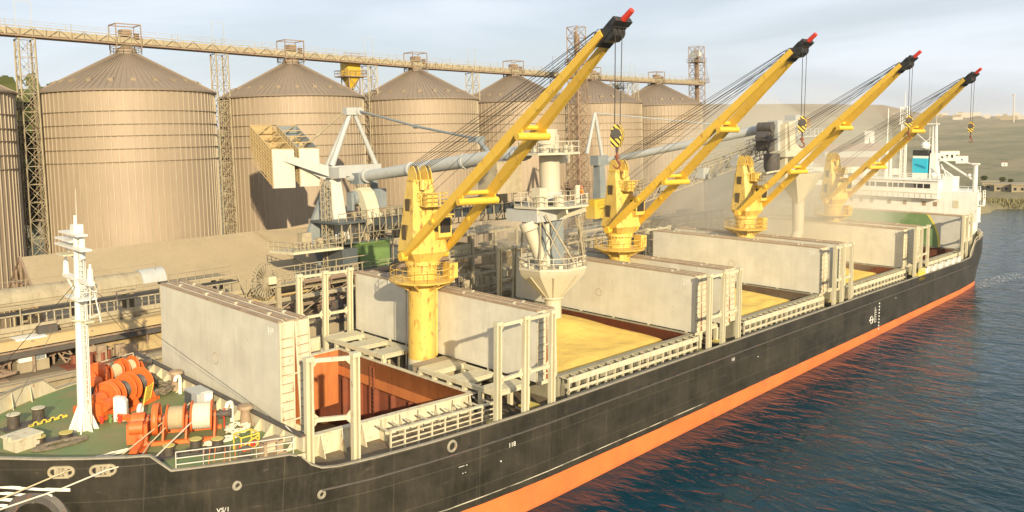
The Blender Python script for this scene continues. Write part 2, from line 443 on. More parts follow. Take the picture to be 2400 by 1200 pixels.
def part(parent, name, g, mats, label=None, local=False, loc=None, rot=None):
    off = OFF.get(parent.name, Vector((0, 0, 0)))
    if not local and off.length: g.shift(off)
    o = bpy.data.objects.new(name, mesh(name, g, mats)); COL.objects.link(o)
    o.parent = parent
    if loc is not None: o.location = loc
    if rot is not None: o.rotation_euler = rot
    OFF[o.name] = off if not local else Vector((0, 0, 0))
    if label: o['label'] = label
    return o
def solo(name, g, mats, label, cat, loc, group=None, ship=True, kind=None):
    g.shift(loc)
    o = bpy.data.objects.new(name, mesh(name, g, mats)); COL.objects.link(o)
    m = Matrix.Translation(loc)
    o.matrix_world = SHIP @ m if ship else m
    OFF[o.name] = Vector(loc)
    return props(o, label, cat, group, kind)
def dup(root, loc, rz=0, label=None, ship=True, group=None):
    r = root.copy(); COL.objects.link(r)
    m = Matrix.Translation(loc) @ Matrix.Rotation(rz, 4, 'Z')
    r.matrix_world = SHIP @ m if ship else m
    if label: r['label'] = label
    if group: r['group'] = group
    for ch in list(root.children):
        c = ch.copy(); COL.objects.link(c); c.parent = r
        for g in list(ch.children):
            d = g.copy(); COL.objects.link(d); d.parent = c
    return r
def text_part(parent, s, size, mw, mat='mark_white', name='marking', label=None):
    cu = bpy.data.curves.new('t', 'FONT'); cu.body = s; cu.size = size; cu.extrude = .01; cu.align_x = 'CENTER'
    t = bpy.data.objects.new('t', cu); COL.objects.link(t)
    dg = bpy.context.evaluated_depsgraph_get()
    me = bpy.data.meshes.new_from_object(t.evaluated_get(dg))
    bpy.data.objects.remove(t)
    me.materials.clear(); me.materials.append(MATS[mat])
    o = bpy.data.objects.new(name, me); COL.objects.link(o); o.parent = parent
    off = OFF.get(parent.name, Vector((0, 0, 0)))
    o.matrix_local = Matrix.Translation(-off) @ mw
    if label: o['label'] = label
    return o
def frame_m(o, x, y):
    x, y = Vector(x).normalized(), Vector(y).normalized(); z = x.cross(y)
    return Matrix(((x.x, y.x, z.x, o[0]), (x.y, y.y, z.y, o[1]), (x.z, y.z, z.z, o[2]), (0, 0, 0, 1)))
def interp(tab, x):
    if x <= tab[0][0]: return tab[0][1]
    for (a, b), (c, d) in zip(tab[:-1], tab[1:]):
        if x <= c: return b+(d-b)*(x-a)/(c-a)
    return tab[-1][1]
HAZE, DUST = .00006, .017
# ------------------------------------------------------------------ SETTING: land, water, quay
CX, CY = -46.606, -58.953
def sm(a, b, x):
    t = min(1, max(0, (x-a)/(b-a))); return t*t*(3-2*t)
RIDGE = [(-30, .004), (8, .005), (12.5, .0073), (14.7, .0098), (17, .0115), (18.6, .0165), (20, .0245), (22, .0265), (27, .030), (31.6, .033), (40, .03), (60, .02), (90, .015), (130, .01), (300, .005)]
def land_h(x, y):
    s1 = y-21.0; s2 = (x-272)+1.5*math.sin(y*.11)+3*math.sin(y*.023)
    s = max(s1, s2)
    if s2 > s1: h = -4 + sm(-8, 5, s)*6.4 + sm(5, 60, s)*1.5
    else: h = -4 + sm(-8, -1.5, s)*6.0
    d = math.hypot(x-CX, y-CY); az = math.degrees(math.atan2(y-CY, x-CX))
    if d > 360:
        H = interp(RIDGE, az)
        hr = 26+H*3300
        h += (hr-h)*sm(700, 3300, d)*(1 if d < 3300 else 1-.6*sm(3300, 9000, d))
        h += (math.sin(x*.013+y*.004)+math.sin(y*.017))*.8*sm(380, 900, d)
    return h
g = G()
NA, rr = 260, []
r = 25
while r < 12000: rr.append(r); r *= 1.022 if r < 600 else 1.05
az0, az1 = R(-38), R(178)
for r in rr:
    for i in range(NA+1):
        a = az0+(az1-az0)*i/NA; x, y = CX+r*math.cos(a), CY+r*math.sin(a); g.v.append((x, y, land_h(x, y)))
for k in range(len(rr)-1):
    for i in range(NA):
        o = k*(NA+1)+i; g.f.append((o, o+NA+1, o+NA+2, o+1)); g.m.append(0)
solo('ground', g, 'land', '', '', (0, 0, 0), ship=False, kind='structure')
g = G()
g.add([(-400, -2500, 0), (1500, -2500, 0), (1500, 300, 0), (-400, 300, 0)], [(0, 1, 2, 3)])
solo('water', g, 'sea_water', '', '', (0, 0, 0), ship=False, kind='structure')
# quay block
g = G()
g.bx(-140, 205, 18.2, 58, -4, 3.0)
g.bx(-140, 205, 17.9, 18.7, 2.2, 3.35)
for i in range(34): g.bx(-130+i*10, -129.4+i*10, 17.5, 18.2, -1, 2.2)
solo('quay', g, 'concrete', '', '', (0, 18, 3), ship=False, kind='structure')

# ------------------------------------------------------------------ SILOS
SR, SY = 12.13, 68.6
def SX(k): return .7+27.69*k
EZ = [37.3, 37.3, 37.0, 36.9, 36.8, 36.7, 36.5]
silo = thing('grain_silo', 'rearmost corrugated silo of which only the right edge shows at the left border of the photo', 'grain silo', (0, 0, 3), 0, 'grain silos in a row', ship=False)
H = 33.9
g = G()
NR = 84
vs = []; fs = []
n = NR*2
for z in (0, H):
    for i in range(n):
        a = 2*math.pi*i/n; rr_ = SR + (.035 if i % 2 else -.035); vs.append((rr_*math.cos(a), rr_*math.sin(a), z))
fs = [(i, (i+1) % n, n+(i+1) % n, n+i) for i in range(n)]
g.add(vs, fs)
for i in range(NR):
    a = 2*math.pi*(i+.5)/NR
    m = Matrix.Rotation(a, 3, 'Z')
    g.box(m @ Vector((SR+.06, 0, H/2)), (.15, .08, H), m, 1)
part(silo, 'wall', g, ['silo_wall', 'silo_rib'], local=True)
g = G()
for k, dz in enumerate((2.9, 4.75, 6.35, 8.15, 9.95)): g.lathe([(SR+.10, H-dz-.045), (SR+.20, H-dz-.045), (SR+.20, H-dz+.045), (SR+.10, H-dz+.045)], n=72)
part(silo, 'wind_ring', g, 'silo_ring', local=True)
g = G()
g.lathe([(SR+.35, H-.12), (SR+.38, H+.1), (1.6, H+5.95), (1.5, H+6.35)], n=84)
for i in range(84):
    a = 2*math.pi*i/84; ca, sa = math.cos(a), math.sin(a)
    g.beam(((SR+.3)*ca, (SR+.3)*sa, H+.2), (1.8*ca, 1.8*sa, H+5.98), .05, .06)
g.lathe([(7.0, H+2.95), (7.0, H+3.05), (6.8, H+3.1)], n=60)
rf = part(silo, 'roof', g, 'silo_roof', local=True)
def vent_g():
    g = G()
    g.prism([(-.35, -.3, 0), (.35, -.3, 0), (.35, -.3, .25), (-.35, -.3, .55)], (0, .6, 0)); g.bx(.3, .36, -.34, .34, -.1, .3)
    return g
vm = mesh('roof_vent', vent_g(), 'silo_ring')
for i in range(22):
    a = 2*math.pi*(i+.5)/22
    o = bpy.data.objects.new('roof_vent', vm); COL.objects.link(o); o.parent = rf
    o.location = (9.9*math.cos(a), 9.9*math.sin(a), H+1.35); o.rotation_euler = (0, 0, a)
g = G()
circ = [(2.2*math.cos(2*math.pi*i/12), 2.2*math.sin(2*math.pi*i/12), H+5.9) for i in range(12)]
g.rail(circ, 1.1, .045, 1.2, 2, 4, closed=True)
for s in (-1, 1):
    for k in range(2):
        b = (k*1.0-.5); p0, p1 = Vector((2+b*.0, s*.5+b, H+5.9)), Vector((SR, s*.5+b, H+.4))
g.ladder((1.9, 1.5, H+6.2), (9.5, 7.6, H+1.8), .6, .5, (-.6, .8, 0), .04)
part(silo, 'roof_rail', g, 'dusty_steel', local=True)
g = G(); g.lathe([(1.5, 0), (1.3, .5), (.55, .9), (.5, 2.1)], (0, 0, H+6.3), 14)
part(silo, 'filling_neck', g, 'rusty_lattice', local=True)
names = ['silo behind the foremast, whole cone in view', 'silo standing behind the counterweights of the ship loader',
         'silo between the counterweight tripod and nearest jib', 'silo crossed by cables of the nearest ship crane',
         'silo right of the tall dark elevator tower', 'last silo at the right end of the row, partly veiled in dust']
silo.matrix_world = Matrix.Translation((SX(-1), SY, 3))
silo['label'] = 'corrugated grain silo cut off by the left border of the photo'
for k in range(6):
    r_ = dup(silo, (SX(k), SY+.06*k, 3+EZ[k+1]-36.9), .12*k, 'corrugated tan grain ' + names[k], ship=False)
# ------------------------------------------------------------------ LATTICE TOWERS carrying the gallery
GZ = [(-60, 46.9), (-15.3, 46.0), (1.1, 45.6), (29.5, 45.0), (57.3, 44.4), (84.7, 44.1), (112.7, 43.8), (162, 43.7)]
def gz(x): return interp(GZ, x)-.9
tw = thing('lattice_tower', '', 'tower', (0, 0, 0), 0, 'lattice towers under the conveyor gallery', ship=False)
g = G(); g.lattice(0, 0, 3, 43.2, 2.3, 2.0, 2.5, .085, .045)
part(tw, 'frame', g, 'dusty_steel', local=True)
g = G(); g.ladder((.3, -.9, 3), (.3, -.9, 43), .5, .6, (1, 0, 0), .03)
part(tw, 'ladder', g, 'rusty_lattice', local=True)
g = G(); g.beam((-1, 0, 43.2), (-1, 0, 48.4), .07); g.beam((1, 0, 43.2), (1, 0, 48.4), .07); g.beam((-1, 0, 48.4), (1, 0, 48.4), .06)
part(tw, 'top_hoop', g, 'pale_grey', local=True)
tl = ['tall lattice tower at the left border between the cropped silo and the nearest whole silo', 'lattice tower between the nearest whole silo and the silo behind the counterweights',
      'lattice tower right of the yellow filter hopper', 'lattice tower between the third and fourth cones, left of the nearest jib', 'lattice tower behind the head of the nearest jib', 'lattice tower behind the hoist ropes of the nearest crane']
for i, x in enumerate((-12.9, 15.1, 44.6, 70.9, 97.6, 127.8)):
    if i == 0: tw.matrix_world = Matrix.Translation((x, 68.2, gz(x)-43.6)); tw['label'] = tl[0]
    else: dup(tw, (x, 68.2, gz(x)-43.6), 0, tl[i], ship=False)
# gallery
gal = thing('conveyor_gallery', 'long truss conveyor gallery running over the tops of all the silos', 'conveyor gallery', (-60, SY, 45), 0, ship=False)
xs = [-60, -15.3, 1.1, 29.5, 57.3, 84.7, 112.7, 162]
g = G(); g2 = G(); g3 = G()
for a, b in zip(xs[:-1], xs[1:]):
    za, zb = gz(a), gz(b)
    g.beam((a, SY, za), (b, SY, zb), 2.3, .22)
    for s in (-1.15, 1.15):
        g2.beam((a, SY+s, za+1.25), (b, SY+s, zb+1.25), .1)
        n = int((b-a)/1.5)
        for i in range(n):
            t0, t1 = i/n, (i+1)/n; p = lambda t, h: (a+(b-a)*t, SY+s, za+(zb-za)*t+h)
            g2.beam(p(t0, 0), p(t0, 1.25), .07); g2.beam(p(t0, 0 if i % 2 else 1.25), p(t1, 1.25 if i % 2 else 0), .07)
        n = int((b-a)/6)
        for i in range(n):
            p = lambda t, h: (a+(b-a)*t, SY+s, za+(zb-za)*t+h); g2.beam(p(i/n, 1.2), p(i/n, 2.2), .06)
        g2.beam((a, SY+s, za+2.0), (b, SY+s, zb+2.0), .035)
    g3.beam((a, SY, za+.62), (b, SY, zb+.62), 1.6, .8)
part(gal, 'floor_beam', g, 'rusty_lattice'); part(gal, 'truss', g2, 'dusty_steel'); part(gal, 'belt_cover', g3, 'dusty_steel')
for k in range(6):
    x = SX(k); z = gz(x)
    g = G()
    for sx in (-1.8, 1.8):
        for sy in (-1.4, 1.4): g.beam((x+sx, SY+sy, z-.8), (x+sx, SY+sy, z+2.9), .13)
    for sy in (-1.4, 1.4): g.beam((x-1.8, SY+sy, z+2.9), (x+1.8, SY+sy, z+2.9), .14); g.beam((x-1.8, SY+sy, z+1.6), (x+1.8, SY+sy, z+1.6), .08)
    g.beam((x-1.8, SY-1.4, z+2.9), (x-1.8, SY+1.4, z+2.9), .14); g.beam((x+1.8, SY-1.4, z+2.9), (x+1.8, SY+1.4, z+2.9), .14)
    g.bx(x-.7, x+.7, SY-.8, SY+.8, z+1.1, z+2.2); g.bx(x+1.0, x+1.6, SY-1.2, SY-.6, z+.9, z+1.6)
    g.lathe([(.7, 0), (.45, .9), (.4, 1.9)], (x, SY, z-2.0), 10)
    part(gal, 'drop_station', g, 'rusty_lattice')
# elevator towers
def elevator(name, label, x, y, z1, w, mat, plats, head):
    t = thing(name, label, 'elevator tower', (x, y, 3), 0, ship=False)
    g = G(); g.lattice(x, y, 3, z1, w, w*.95, w*.8, .10, .06); part(t, 'frame', g, mat)
    g = G(); g.bx(x-.45, x+.05, y-.3, y+.3, 3, z1-1); g.bx(x+.2, x+.7, y-.3, y+.3, 3, z1-1.5); part(t, 'elevator_leg', g, mat)
    for i, z in enumerate(plats):
        ww = w*(.6 if i % 2 else .75)
        g = G(); g.bx(x-ww, x+ww, y-ww, y+ww, z-.08, z+.08); g.rail([(x-ww, y-ww, z), (x+ww, y-ww, z), (x+ww, y+ww, z), (x-ww, y+ww, z)], 1.1, .045, 1.2, 2, 4, closed=True)
        part(t, 'platform', g, mat)
    if head:
        g = G(); g.bx(x-1.6, x+1.2, y-1, y+1, z1-3.3, z1-1.5); g.lathe([(.8, 0), (.8, 1.2), (.3, 1.6)], (x-.9, y-1.2, z1-3.0), 10)
        part(t, 'head_box', g, 'pale_grey')
    g = G()
    for i, z in enumerate(plats[:-1]): g.ladder((x+w*.9, y-w*.6, z), (x+w*.2, y-w*.6, plats[i+1]), .7, .5, (0, 1, 0), .05)
    if len(plats) > 1: part(t, 'stair', g, mat)
    return t
elevator('elevator_tower', 'tall dark narrow lattice elevator tower rising above the gallery behind the nearest jib', 88.9, 54.5, 52.4, 3.0, 'rusty_lattice', [18, 44.5], False)
elevator('elevator_tower', 'lattice elevator tower with stairs at the far right end of the gallery', 161.6, 70, 54.0, 3.4, 'rusty_lattice', [43.5, 49.5], True)
elevator('elevator_tower', 'short lattice tower with stairs behind the two rightmost cones', 128.5, 74, 43.5, 2.6, 'dusty_steel', [36.5, 39.5, 41.5], False)
# yellow filter hopper
t = thing('filter_hopper', 'yellow dust filter hopper hanging below the gallery between two silos', 'hopper', (41.6, 70, 38.5), 0, ship=False)
g = G(); g.bx(40.3, 43.2, 69, 71.4, 41.6, 44.6); g.add([(40.3, 69, 41.6), (43.2, 69, 41.6), (43.2, 71.4, 41.6), (40.3, 71.4, 41.6), (41.4, 70, 39.2), (42.1, 70, 39.2), (42.1, 70.6, 39.2), (41.4, 70.6, 39.2)], [(0, 1, 5, 4), (1, 2, 6, 5), (2, 3, 7, 6), (3, 0, 4, 7)])
part(t, 'body', g, 'hopper_yellow')
g = G(); g.bx(39.3, 44.2, 68.5, 71.9, 41.3, 41.5); g.rail([(39.3, 68.5, 41.5), (44.2, 68.5, 41.5), (44.2, 71.9, 41.5), (39.3, 71.9, 41.5)], 1, .05, 1.2, 2, 4, closed=True)
g.lattice(41.7, 70.2, 3, 41.3, 2.4, 2.4, 2.6, .08, .045); g.rail([(39.3, 68.5, 44.6), (44.2, 68.5, 44.6)], 1, .05)
part(t, 'support', g, 'rusty_lattice')
# ------------------------------------------------------------------ BERTH BUILDINGS BEHIND THE SHIP
t = thing('conveyor_shed', 'long A shaped conveyor shed with a dusty pitched roof in front of the silos', 'shed', (-20, 48, 3), 0, ship=False)
# shed: ridge (Y48,Z16.9), gable at X=-20.2 ; front slope down to Y 39
g = G()
g.add([(-20.2, 48, 16.9), (9.1, 48, 16.95), (14.5, 39.2, 10.4), (-20.2, 39.2, 10.4), (-20.2, 48.15, 16.7), (9.1, 48.15, 16.75), (14.5, 39.4, 10.2), (-20.2, 39.4, 10.2)], [(0, 3, 2, 1), (4, 5, 6, 7), (0, 1, 5, 4), (1, 2, 6, 5), (2, 3, 7, 6), (3, 0, 4, 7)])
g.add([(9.1, 48, 16.95), (42, 50, 16.2), (44, 39.2, 9.6), (14.5, 39.2, 10.4), (9.1, 48.2, 16.7), (42, 50.2, 16), (44, 39.4, 9.4), (14.5, 39.4, 10.2)], [(0, 3, 2, 1), (4, 5, 6, 7), (0, 1, 5, 4), (1, 2, 6, 5), (2, 3, 7, 6), (3, 0, 4, 7)])
g.prism([(-20.0, 48, 16.85), (-20.0, 56.5, 10.4), (-20.0, 56.5, 10.2), (-20.0, 48, 16.6)], (62, 0, 0))
g.beam((9.1, 47.9, 17.02), (14.5, 39.1, 10.5), .25, .12)
part(t, 'roof', g, 'shed_roof')
g = G()
for (a, b) in (((-20.3, 48, 16.9), (-20.3, 39.2, 10.3)), ((-20.3, 48, 16.9), (-20.3, 56.5, 10.3)), ((-20.3, 39.2, 10.4), (-20.3, 56.5, 10.4)), ((-20.3, 48, 16.9), (-20.3, 48, 10.4)), ((-20.3, 44, 13.9), (-20.3, 52, 13.9)), ((-20.3, 44, 13.9), (-20.3, 48, 10.4)), ((-20.3, 52, 13.9), (-20.3, 48, 10.4)), ((-20.3, 44, 13.9), (-20.3, 44, 10.4)), ((-20.3, 46, 15.3), (-20.3, 46, 10.4)), ((-20.3, 50, 15.3), (-20.3, 50, 10.4))): g.beam(a, b, .22)
part(t, 'gable_truss', g, 'rusty_lattice')
g = G(); g.bx(-19.5, 44, 40, 56, 3, 10.0); g.bx(-19, 43, 43, 52.5, 10.0, 12.5)
part(t, 'wall', g, 'ochre')
# tube conveyor (covered)
t = thing('tube_conveyor', 'horizontal covered belt conveyor with rounded steel hood left of the first hatch cover', 'conveyor', (-60, 30, 14), 0, ship=False)
def hood(g, x0, x1, y, z, r, mi=0, n=10):
    pts = [(x0, y+r*math.cos(math.pi*i/n), z+r*math.sin(math.pi*i/n)) for i in range(n+1)]
    g.prism(pts, (x1-x0, 0, 0), mi)
g = G(); hood(g, -62, -13.6, 30.5, 14.75, 1.25)
for i in range(27): hood(g, -62+i*1.8, -61.86+i*1.8, 30.5, 14.75, 1.31)
g.bx(-62, -13.6, 29.4, 31.6, 14.45, 14.75)
part(t, 'hood', g, 'dusty_steel')
g = G(); hood(g, -13.6, -11.1, 30.5, 14.8, 1.38); part(t, 'hood', g, 'pale_grey', 'new clean grey hood section at the right end'); g = G(); g.bx(-62, -4, 26.9, 28.8, 13.75, 13.95); part(t, 'shade_strip', g, 'cable')  # last box is a dark strip added for the shaded gap under the hood
g = G(); g.bx(-62, -4, 28.9, 29.15, 14.1, 14.45); g.rail([(-62, 28.9, 15.9), (-40, 29.8, 15.9), (-12, 29.8, 15.9)], .8, .03, 3, 1, 4)
g.bx(-11, -4, 29, 32, 14.1, 14.3); g.rail([(-11, 29, 14.3), (-4, 29, 14.3)], 1.1, .05, 1, 2, 4)
for i in range(12): g.bx(-60+i*5, -59.6+i*5, 29.2, 29.6, 3, 14.1); g.bx(-60+i*5, -59.6+i*5, 31.4, 31.8, 3, 14.1)
part(t, 'support_frame', g, 'concrete')
# open conveyor with ladder like side rail
t = thing('belt_conveyor', 'open belt conveyor with close set side posts running along the quay', 'conveyor', (-60, 25, 13), 0, ship=False)
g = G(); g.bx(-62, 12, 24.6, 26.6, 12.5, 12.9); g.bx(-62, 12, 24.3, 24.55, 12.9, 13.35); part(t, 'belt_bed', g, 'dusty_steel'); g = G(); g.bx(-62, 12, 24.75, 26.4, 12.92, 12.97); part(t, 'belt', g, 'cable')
g = G(); g.bx(-62, 12, 24.5, 24.62, 14.25, 14.36); g.bx(-62, 12, 24.5, 24.58, 15.1, 15.18)
for i in range(110): g.bx(-61.5+i*.665, -61.4+i*.665, 24.5, 24.6, 13.3, 14.3)
for i in range(17): g.bx(-60+i*4.2, -59.92+i*4.2, 24.4, 24.5, 12.6, 15.2)
part(t, 'side_rail', g, 'dusty_steel')
g = G()
for i in range(15):
    x = -59+i*4.9; g.beam((x, 25, 9.6), (x, 25, 12.5), .25); g.beam((x, 26.4, 9.6), (x, 26.4, 12.5), .25); g.beam((x, 25, 9.7), (x+4.9, 25, 12.3), .1)
g.bx(-62, 12, 24.9, 25.1, 12.2, 12.5)
part(t, 'trestle', g, 'concrete')
# lower walkway panels
t = thing('service_walkway', 'ochre sided service walkway below the open belt conveyor', 'walkway', (-60, 22, 11), 0, ship=False)
g = G(); g.bx(-62, -2, 22.8, 24.0, 12.25, 12.4); g.add([(-62, 22.7, 12.3), (-2, 22.7, 12.3), (-2, 22.2, 11.7), (-62, 22.2, 11.7), (-62, 22.8, 12.3), (-2, 22.8, 12.3), (-2, 22.3, 11.7), (-62, 22.3, 11.7)], [(0, 3, 2, 1), (4, 5, 6, 7), (0, 1, 5, 4), (3, 7, 6, 2), (0, 4, 7, 3), (1, 2, 6, 5)])
part(t, 'side_panel', g, 'ochre')
g = G(); g.bx(-62, -2, 22.26, 22.6, 10.9, 11.5); part(t, 'shade_beam', g, 'dark_steel')  # dark bar added for the shade beneath the walkway
g = G(); g.bx(-62, -2, 22.1, 22.25, 11.45, 11.6)
for i in range(12): g.beam((-61+i*5, 22.6, 9.3), (-61+i*5, 22.6, 12.2), .2)
part(t, 'support_frame', g, 'rusty_lattice')
# concrete building under conveyors
t = thing('berth_building', 'low cream concrete berth building behind the forecastle', 'building', (-40, 20, 3), 0, ship=False)
g = G(); g.bx(-70, 24, 20.2, 36, 3, 9.3); g.bx(-70, -8, 19.6, 20.9, 8.9, 9.25); g.bx(-70, -8, 18.9, 20.2, 6.9, 7.2)
g.bx(-20.5, -5, 24, 35, 9.3, 11.9)
for i in range(14): g.bx(-66+i*4.4, -65.6+i*4.4, 19.7, 20.2, 3, 8.9)
for i in range(5): g.bx(-62+i*9, -57+i*9, 19.0, 20.2, 3, 5.2+.35*(i % 3))
part(t, 'wall', g, 'concrete')
g = G(); g.bx(-69.8, 23.8, 20.9, 35.8, 9.3, 9.36); part(t, 'roof', g, 'roof_dirt')
g = G(); g.add([(-21, 22.2, 9.6), (-4, 22.2, 9.6), (-4, 24.5, 11.8), (-21, 24.5, 11.8), (-21, 22.2, 9.35), (-4, 22.2, 9.35), (-4, 24.5, 11.55), (-21, 24.5, 11.55)], [(0, 1, 2, 3), (4, 7, 6, 5), (0, 4, 5, 1), (2, 6, 7, 3), (1, 5, 6, 2), (0, 3, 7, 4)])
part(t, 'lean_to_roof', g, 'ochre')
for i in range(5):
    g = G(); g.bx(-30+i*4.4, -28.9+i*4.4, 20.12, 20.22, 5.4, 6.5); part(t, 'window', g, 'glass_dark')
# kiosk
t = thing('kiosk', 'small white cabin with a grey blue door on the berth building roof', 'cabin', (-25.9, 23.5, 9.36), 0, ship=False)
g = G(); g.bx(-27.3, -24.7, 22.8, 25.2, 9.36, 10.3); part(t, 'plinth', g, 'concrete')
g = G(); g.bx(-27.1, -24.9, 22.9, 25, 10.3, 12.3); g.bx(-27.25, -24.75, 22.75, 25.1, 12.3, 12.42); part(t, 'wall', g, 'white')
g = G(); g.bx(-25.75, -25.0, 22.84, 22.9, 10.35, 12.0); part(t, 'door', g, 'blue_grey')
g = G(); g.bx(-26.9, -26.1, 22.84, 22.9, 11.0, 11.8); part(t, 'window', g, 'seal_brown')
g = G(); g.torus((-26.2, 22.82, 12.05), .16, .05, 14, 5, Matrix.Rotation(R(90), 3, 'X')); part(t, 'wall_lamp', g, 'dark_steel')
labs = ['rusty pipe bundle lying on the roof left of the white cabin', 'dark machine skid under the belt conveyor at the left border', 'brown crate stack right of the foremast on the berth roof', 'dark motor housing under the walkway near the lattice strut', 'row of rusty drums on the berth roof behind the foremast']
for i, (x0, y0, m) in enumerate(((-31, 21.3, 'rusty_lattice'), (-30, 25.5, 'dark_steel'), (-19.5, 21.2, 'seal_brown'), (-22.5, 25.5, 'dark_steel'), (-21.5, 20.9, 'rust_dark'))):
    g = G(); g.bx(x0-2.4, x0+2.6, y0-.4, y0+2.0, 9.37, 9.45)
    for k in range(14):
        s_ = rnd.uniform(.3, .9); x, y = x0+rnd.uniform(-1.8, 1.8), y0+rnd.uniform(0, 1.6); z = 9.36
        if i in (0, 4): g.tube((x, y, z+.3) if i == 0 else (x, y, z), (x+2.2, y+.4, z+.3+.1*(k % 3)) if i == 0 else (x, y, z+.9), .14 if i == 0 else .28, None, 8)
        else: g.bx(x-s_/2, x+s_/2, y-s_/3, y+s_/3, z, z+rnd.uniform(.4, 1.6))
    solo('roof_clutter', g, m, labs[i], 'clutter', (x0, y0, 9.36), ship=False)
# rubble
g = G()
for i in range(70):
    a = rnd.random(); s = rnd.uniform(.25, .8); m = Matrix.Rotation(rnd.random()*6, 3, 'Z') @ Matrix.Rotation(rnd.random()*2, 3, 'X')
    g.box((-33+a*5, 23+rnd.random()*2.2, 9.45+rnd.random()*.9*(1-abs(a-.5))), (s*2, s*.35, s*.3), m)
solo('scrap_pile', g, 'rusty_lattice', 'brown heap of scrap beams on the roof left of the white cabin', 'scrap pile', (-31, 24, 9.3), ship=False, kind=None)
# slanted lattice jib leg by the mast
t = thing('lattice_strut', 'slanting rusty lattice strut beside the white cabin left of the foremast', 'strut', (-23, 24, 9.3), 0, ship=False)
g = G()
for s in (-.45, .45): g.beam((-24.4+s, 24, 12.6), (-22.6+s, 23.6, 9.3), .16)
for i in range(5):
    p = Vector((-24.4, 24, 12.6)).lerp(Vector((-22.6, 23.6, 9.3)), i/5); q = Vector((-24.4, 24, 12.6)).lerp(Vector((-22.6, 23.6, 9.3)), (i+1)/5)
    g.beam(p+Vector((-.45, 0, 0)), q+Vector((.45, 0, 0)), .1); g.beam(p+Vector((.45, 0, 0)), q+Vector((-.45, 0, 0)), .1)
part(t, 'frame', g, 'rusty_lattice')
g = G(); g.bx(-25.2, -23.6, 23.6, 24.6, 12.3, 13.1); part(t, 'head', g, 'dark_steel')
# cable reel
t = thing('cable_reel', 'big spoked cable reel wheel standing behind the first hatch cover', 'cable reel', (-3.9, 21, 9.3), 0, ship=False)
rm = Matrix.Rotation(R(22), 3, 'Z') @ Matrix.Rotation(R(90), 3, 'X')
def spoke_wheel(c, R0, n, rot, th=.55, r=.05):
    g = G()
    for o in (-th/2, th/2):
        off = rot @ Vector((0, 0, o))
        g.torus(Vector(c)+off, R0, r, 40, 5, rot); g.torus(Vector(c)+off, R0*.28, r, 16, 5, rot)
        for i in range(n):
            a = 2*math.pi*(i+(.5 if o > 0 else 0))/n; d = rot @ Vector((math.cos(a), math.sin(a), 0))
            g.beam(Vector(c)+off+d*R0*.25, Vector(c)+off+d*R0, .11, .06)
    return g
part(t, 'wheel', spoke_wheel((-4.0, 21, 14.6), 1.85, 26, rm), 'dusty_steel')
g = G(); g.bx(-4.0, -3.1, 20.1, 20.9, 14.2, 15.0); part(t, 'gearbox', g, 'cream')
g = G(); g.bx(-2.5, -2.0, 21.2, 21.7, 9.3, 14.6); g.bx(-3.5, .5, 21, 22.4, 13.6, 13.8); g.rail([(-2.4, 21, 13.8), (.5, 21, 13.8), (.5, 22.4, 13.8)], 1.1, .05, 1, 2, 4); g.beam((-6.6, 22, 12.2), (-4, 22, 15.5), .1); g.beam((-6.6, 22, 15.5), (-5.4, 22, 12.2), .1)
part(t, 'stand', g, 'dusty_steel')
# crowded machinery on the quay beneath loader
t = thing('transfer_station', 'open steel transfer station with floors and chutes between the crane and the loader chute', 'transfer station', (24, 24, 3), 0, ship=False)
g = G()
for x in (24.2, 28.6, 33, 37.3):
    for y in (23.5, 29): g.beam((x, y, 3), (x, y, 16.2), .35)
for z in (6.5, 10.4, 13.0, 16.0):
    for y in (23.5, 29): g.beam((24.2, y, z), (37.3, y, z), .22, .35)
    for x in (24.2, 28.6, 33, 37.3): g.beam((x, 23.5, z), (x, 29, z), .2, .3)
for x in (24.2, 33): g.beam((x, 23.5, 6.5), (x+4.4, 23.5, 10.4), .12); g.beam((x, 23.5, 10.4), (x+4.4, 23.5, 13), .12)
part(t, 'frame', g, 'dusty_steel')
g = G(); g.bx(24.2, 37.3, 23.6, 29, 12.9, 13.0); g.bx(24.2, 37.3, 23.6, 29, 15.9, 16.02); g.rail([(24.2, 23.5, 16), (37.3, 23.5, 16)], 1.1, .05, 1.2, 2, 4); g.rail([(24.2, 23.5, 13), (37.3, 23.5, 13)], 1.1, .05, 1.2, 2, 4)
part(t, 'floor', g, 'dusty_steel')
g = G(); g.bx(25.5, 30.2, 24.2, 28, 7.6, 10.6); part(t, 'bin', g, 'cream'); g = G(); g.bx(26, 29.4, 24.5, 27, 13.1, 14.6); part(t, 'bin', g, 'cream'); g = G(); g.lathe([(2.0, 3), (2.0, 1.6), (.6, 0)], (35, 26, 7.4), 8); part(t, 'funnel', g, 'cream')
# pipes & low buildings along the quay further aft
for i, (x, y, lx, ly, h, lab) in enumerate([(46, 30, 12, 8, 9.5, 'flat roofed dusty building between the first and second loaders'), (73, 38, 16, 10, 8.0, 'wide flat roofed dusty building behind the second deck crane'),
        (100, 34, 14, 9, 8.5, 'dusty hall behind the third deck crane'), (128, 36, 16, 10, 7.0, 'far dusty hall left of the fourth deck crane')]):
    t = thing('quay_hall', lab, 'building', (x, y, 3), 0, 'flat roofed halls on the quay', ship=False)
    g = G(); g.bx(x-lx/2, x+lx/2, y-ly/2, y+ly/2, 3, 3+h); part(t, 'wall', g, 'ochre')
    g = G(); g.bx(x-lx/2-.3, x+lx/2+.3, y-ly/2-.3, y+ly/2+.3, 3+h, 3.3+h); g.bx(x-2, x+1, y-1, y+2, 3.3+h, 4.6+h); part(t, 'roof', g, 'concrete')
    for k in range(int(lx/3)):
        g = G(); g.bx(x-lx/2+1+k*3, x-lx/2+2.2+k*3, y-ly/2-.06, y-ly/2, 3+h*.55, 3+h*.8); part(t, 'window', g, 'glass_dark')
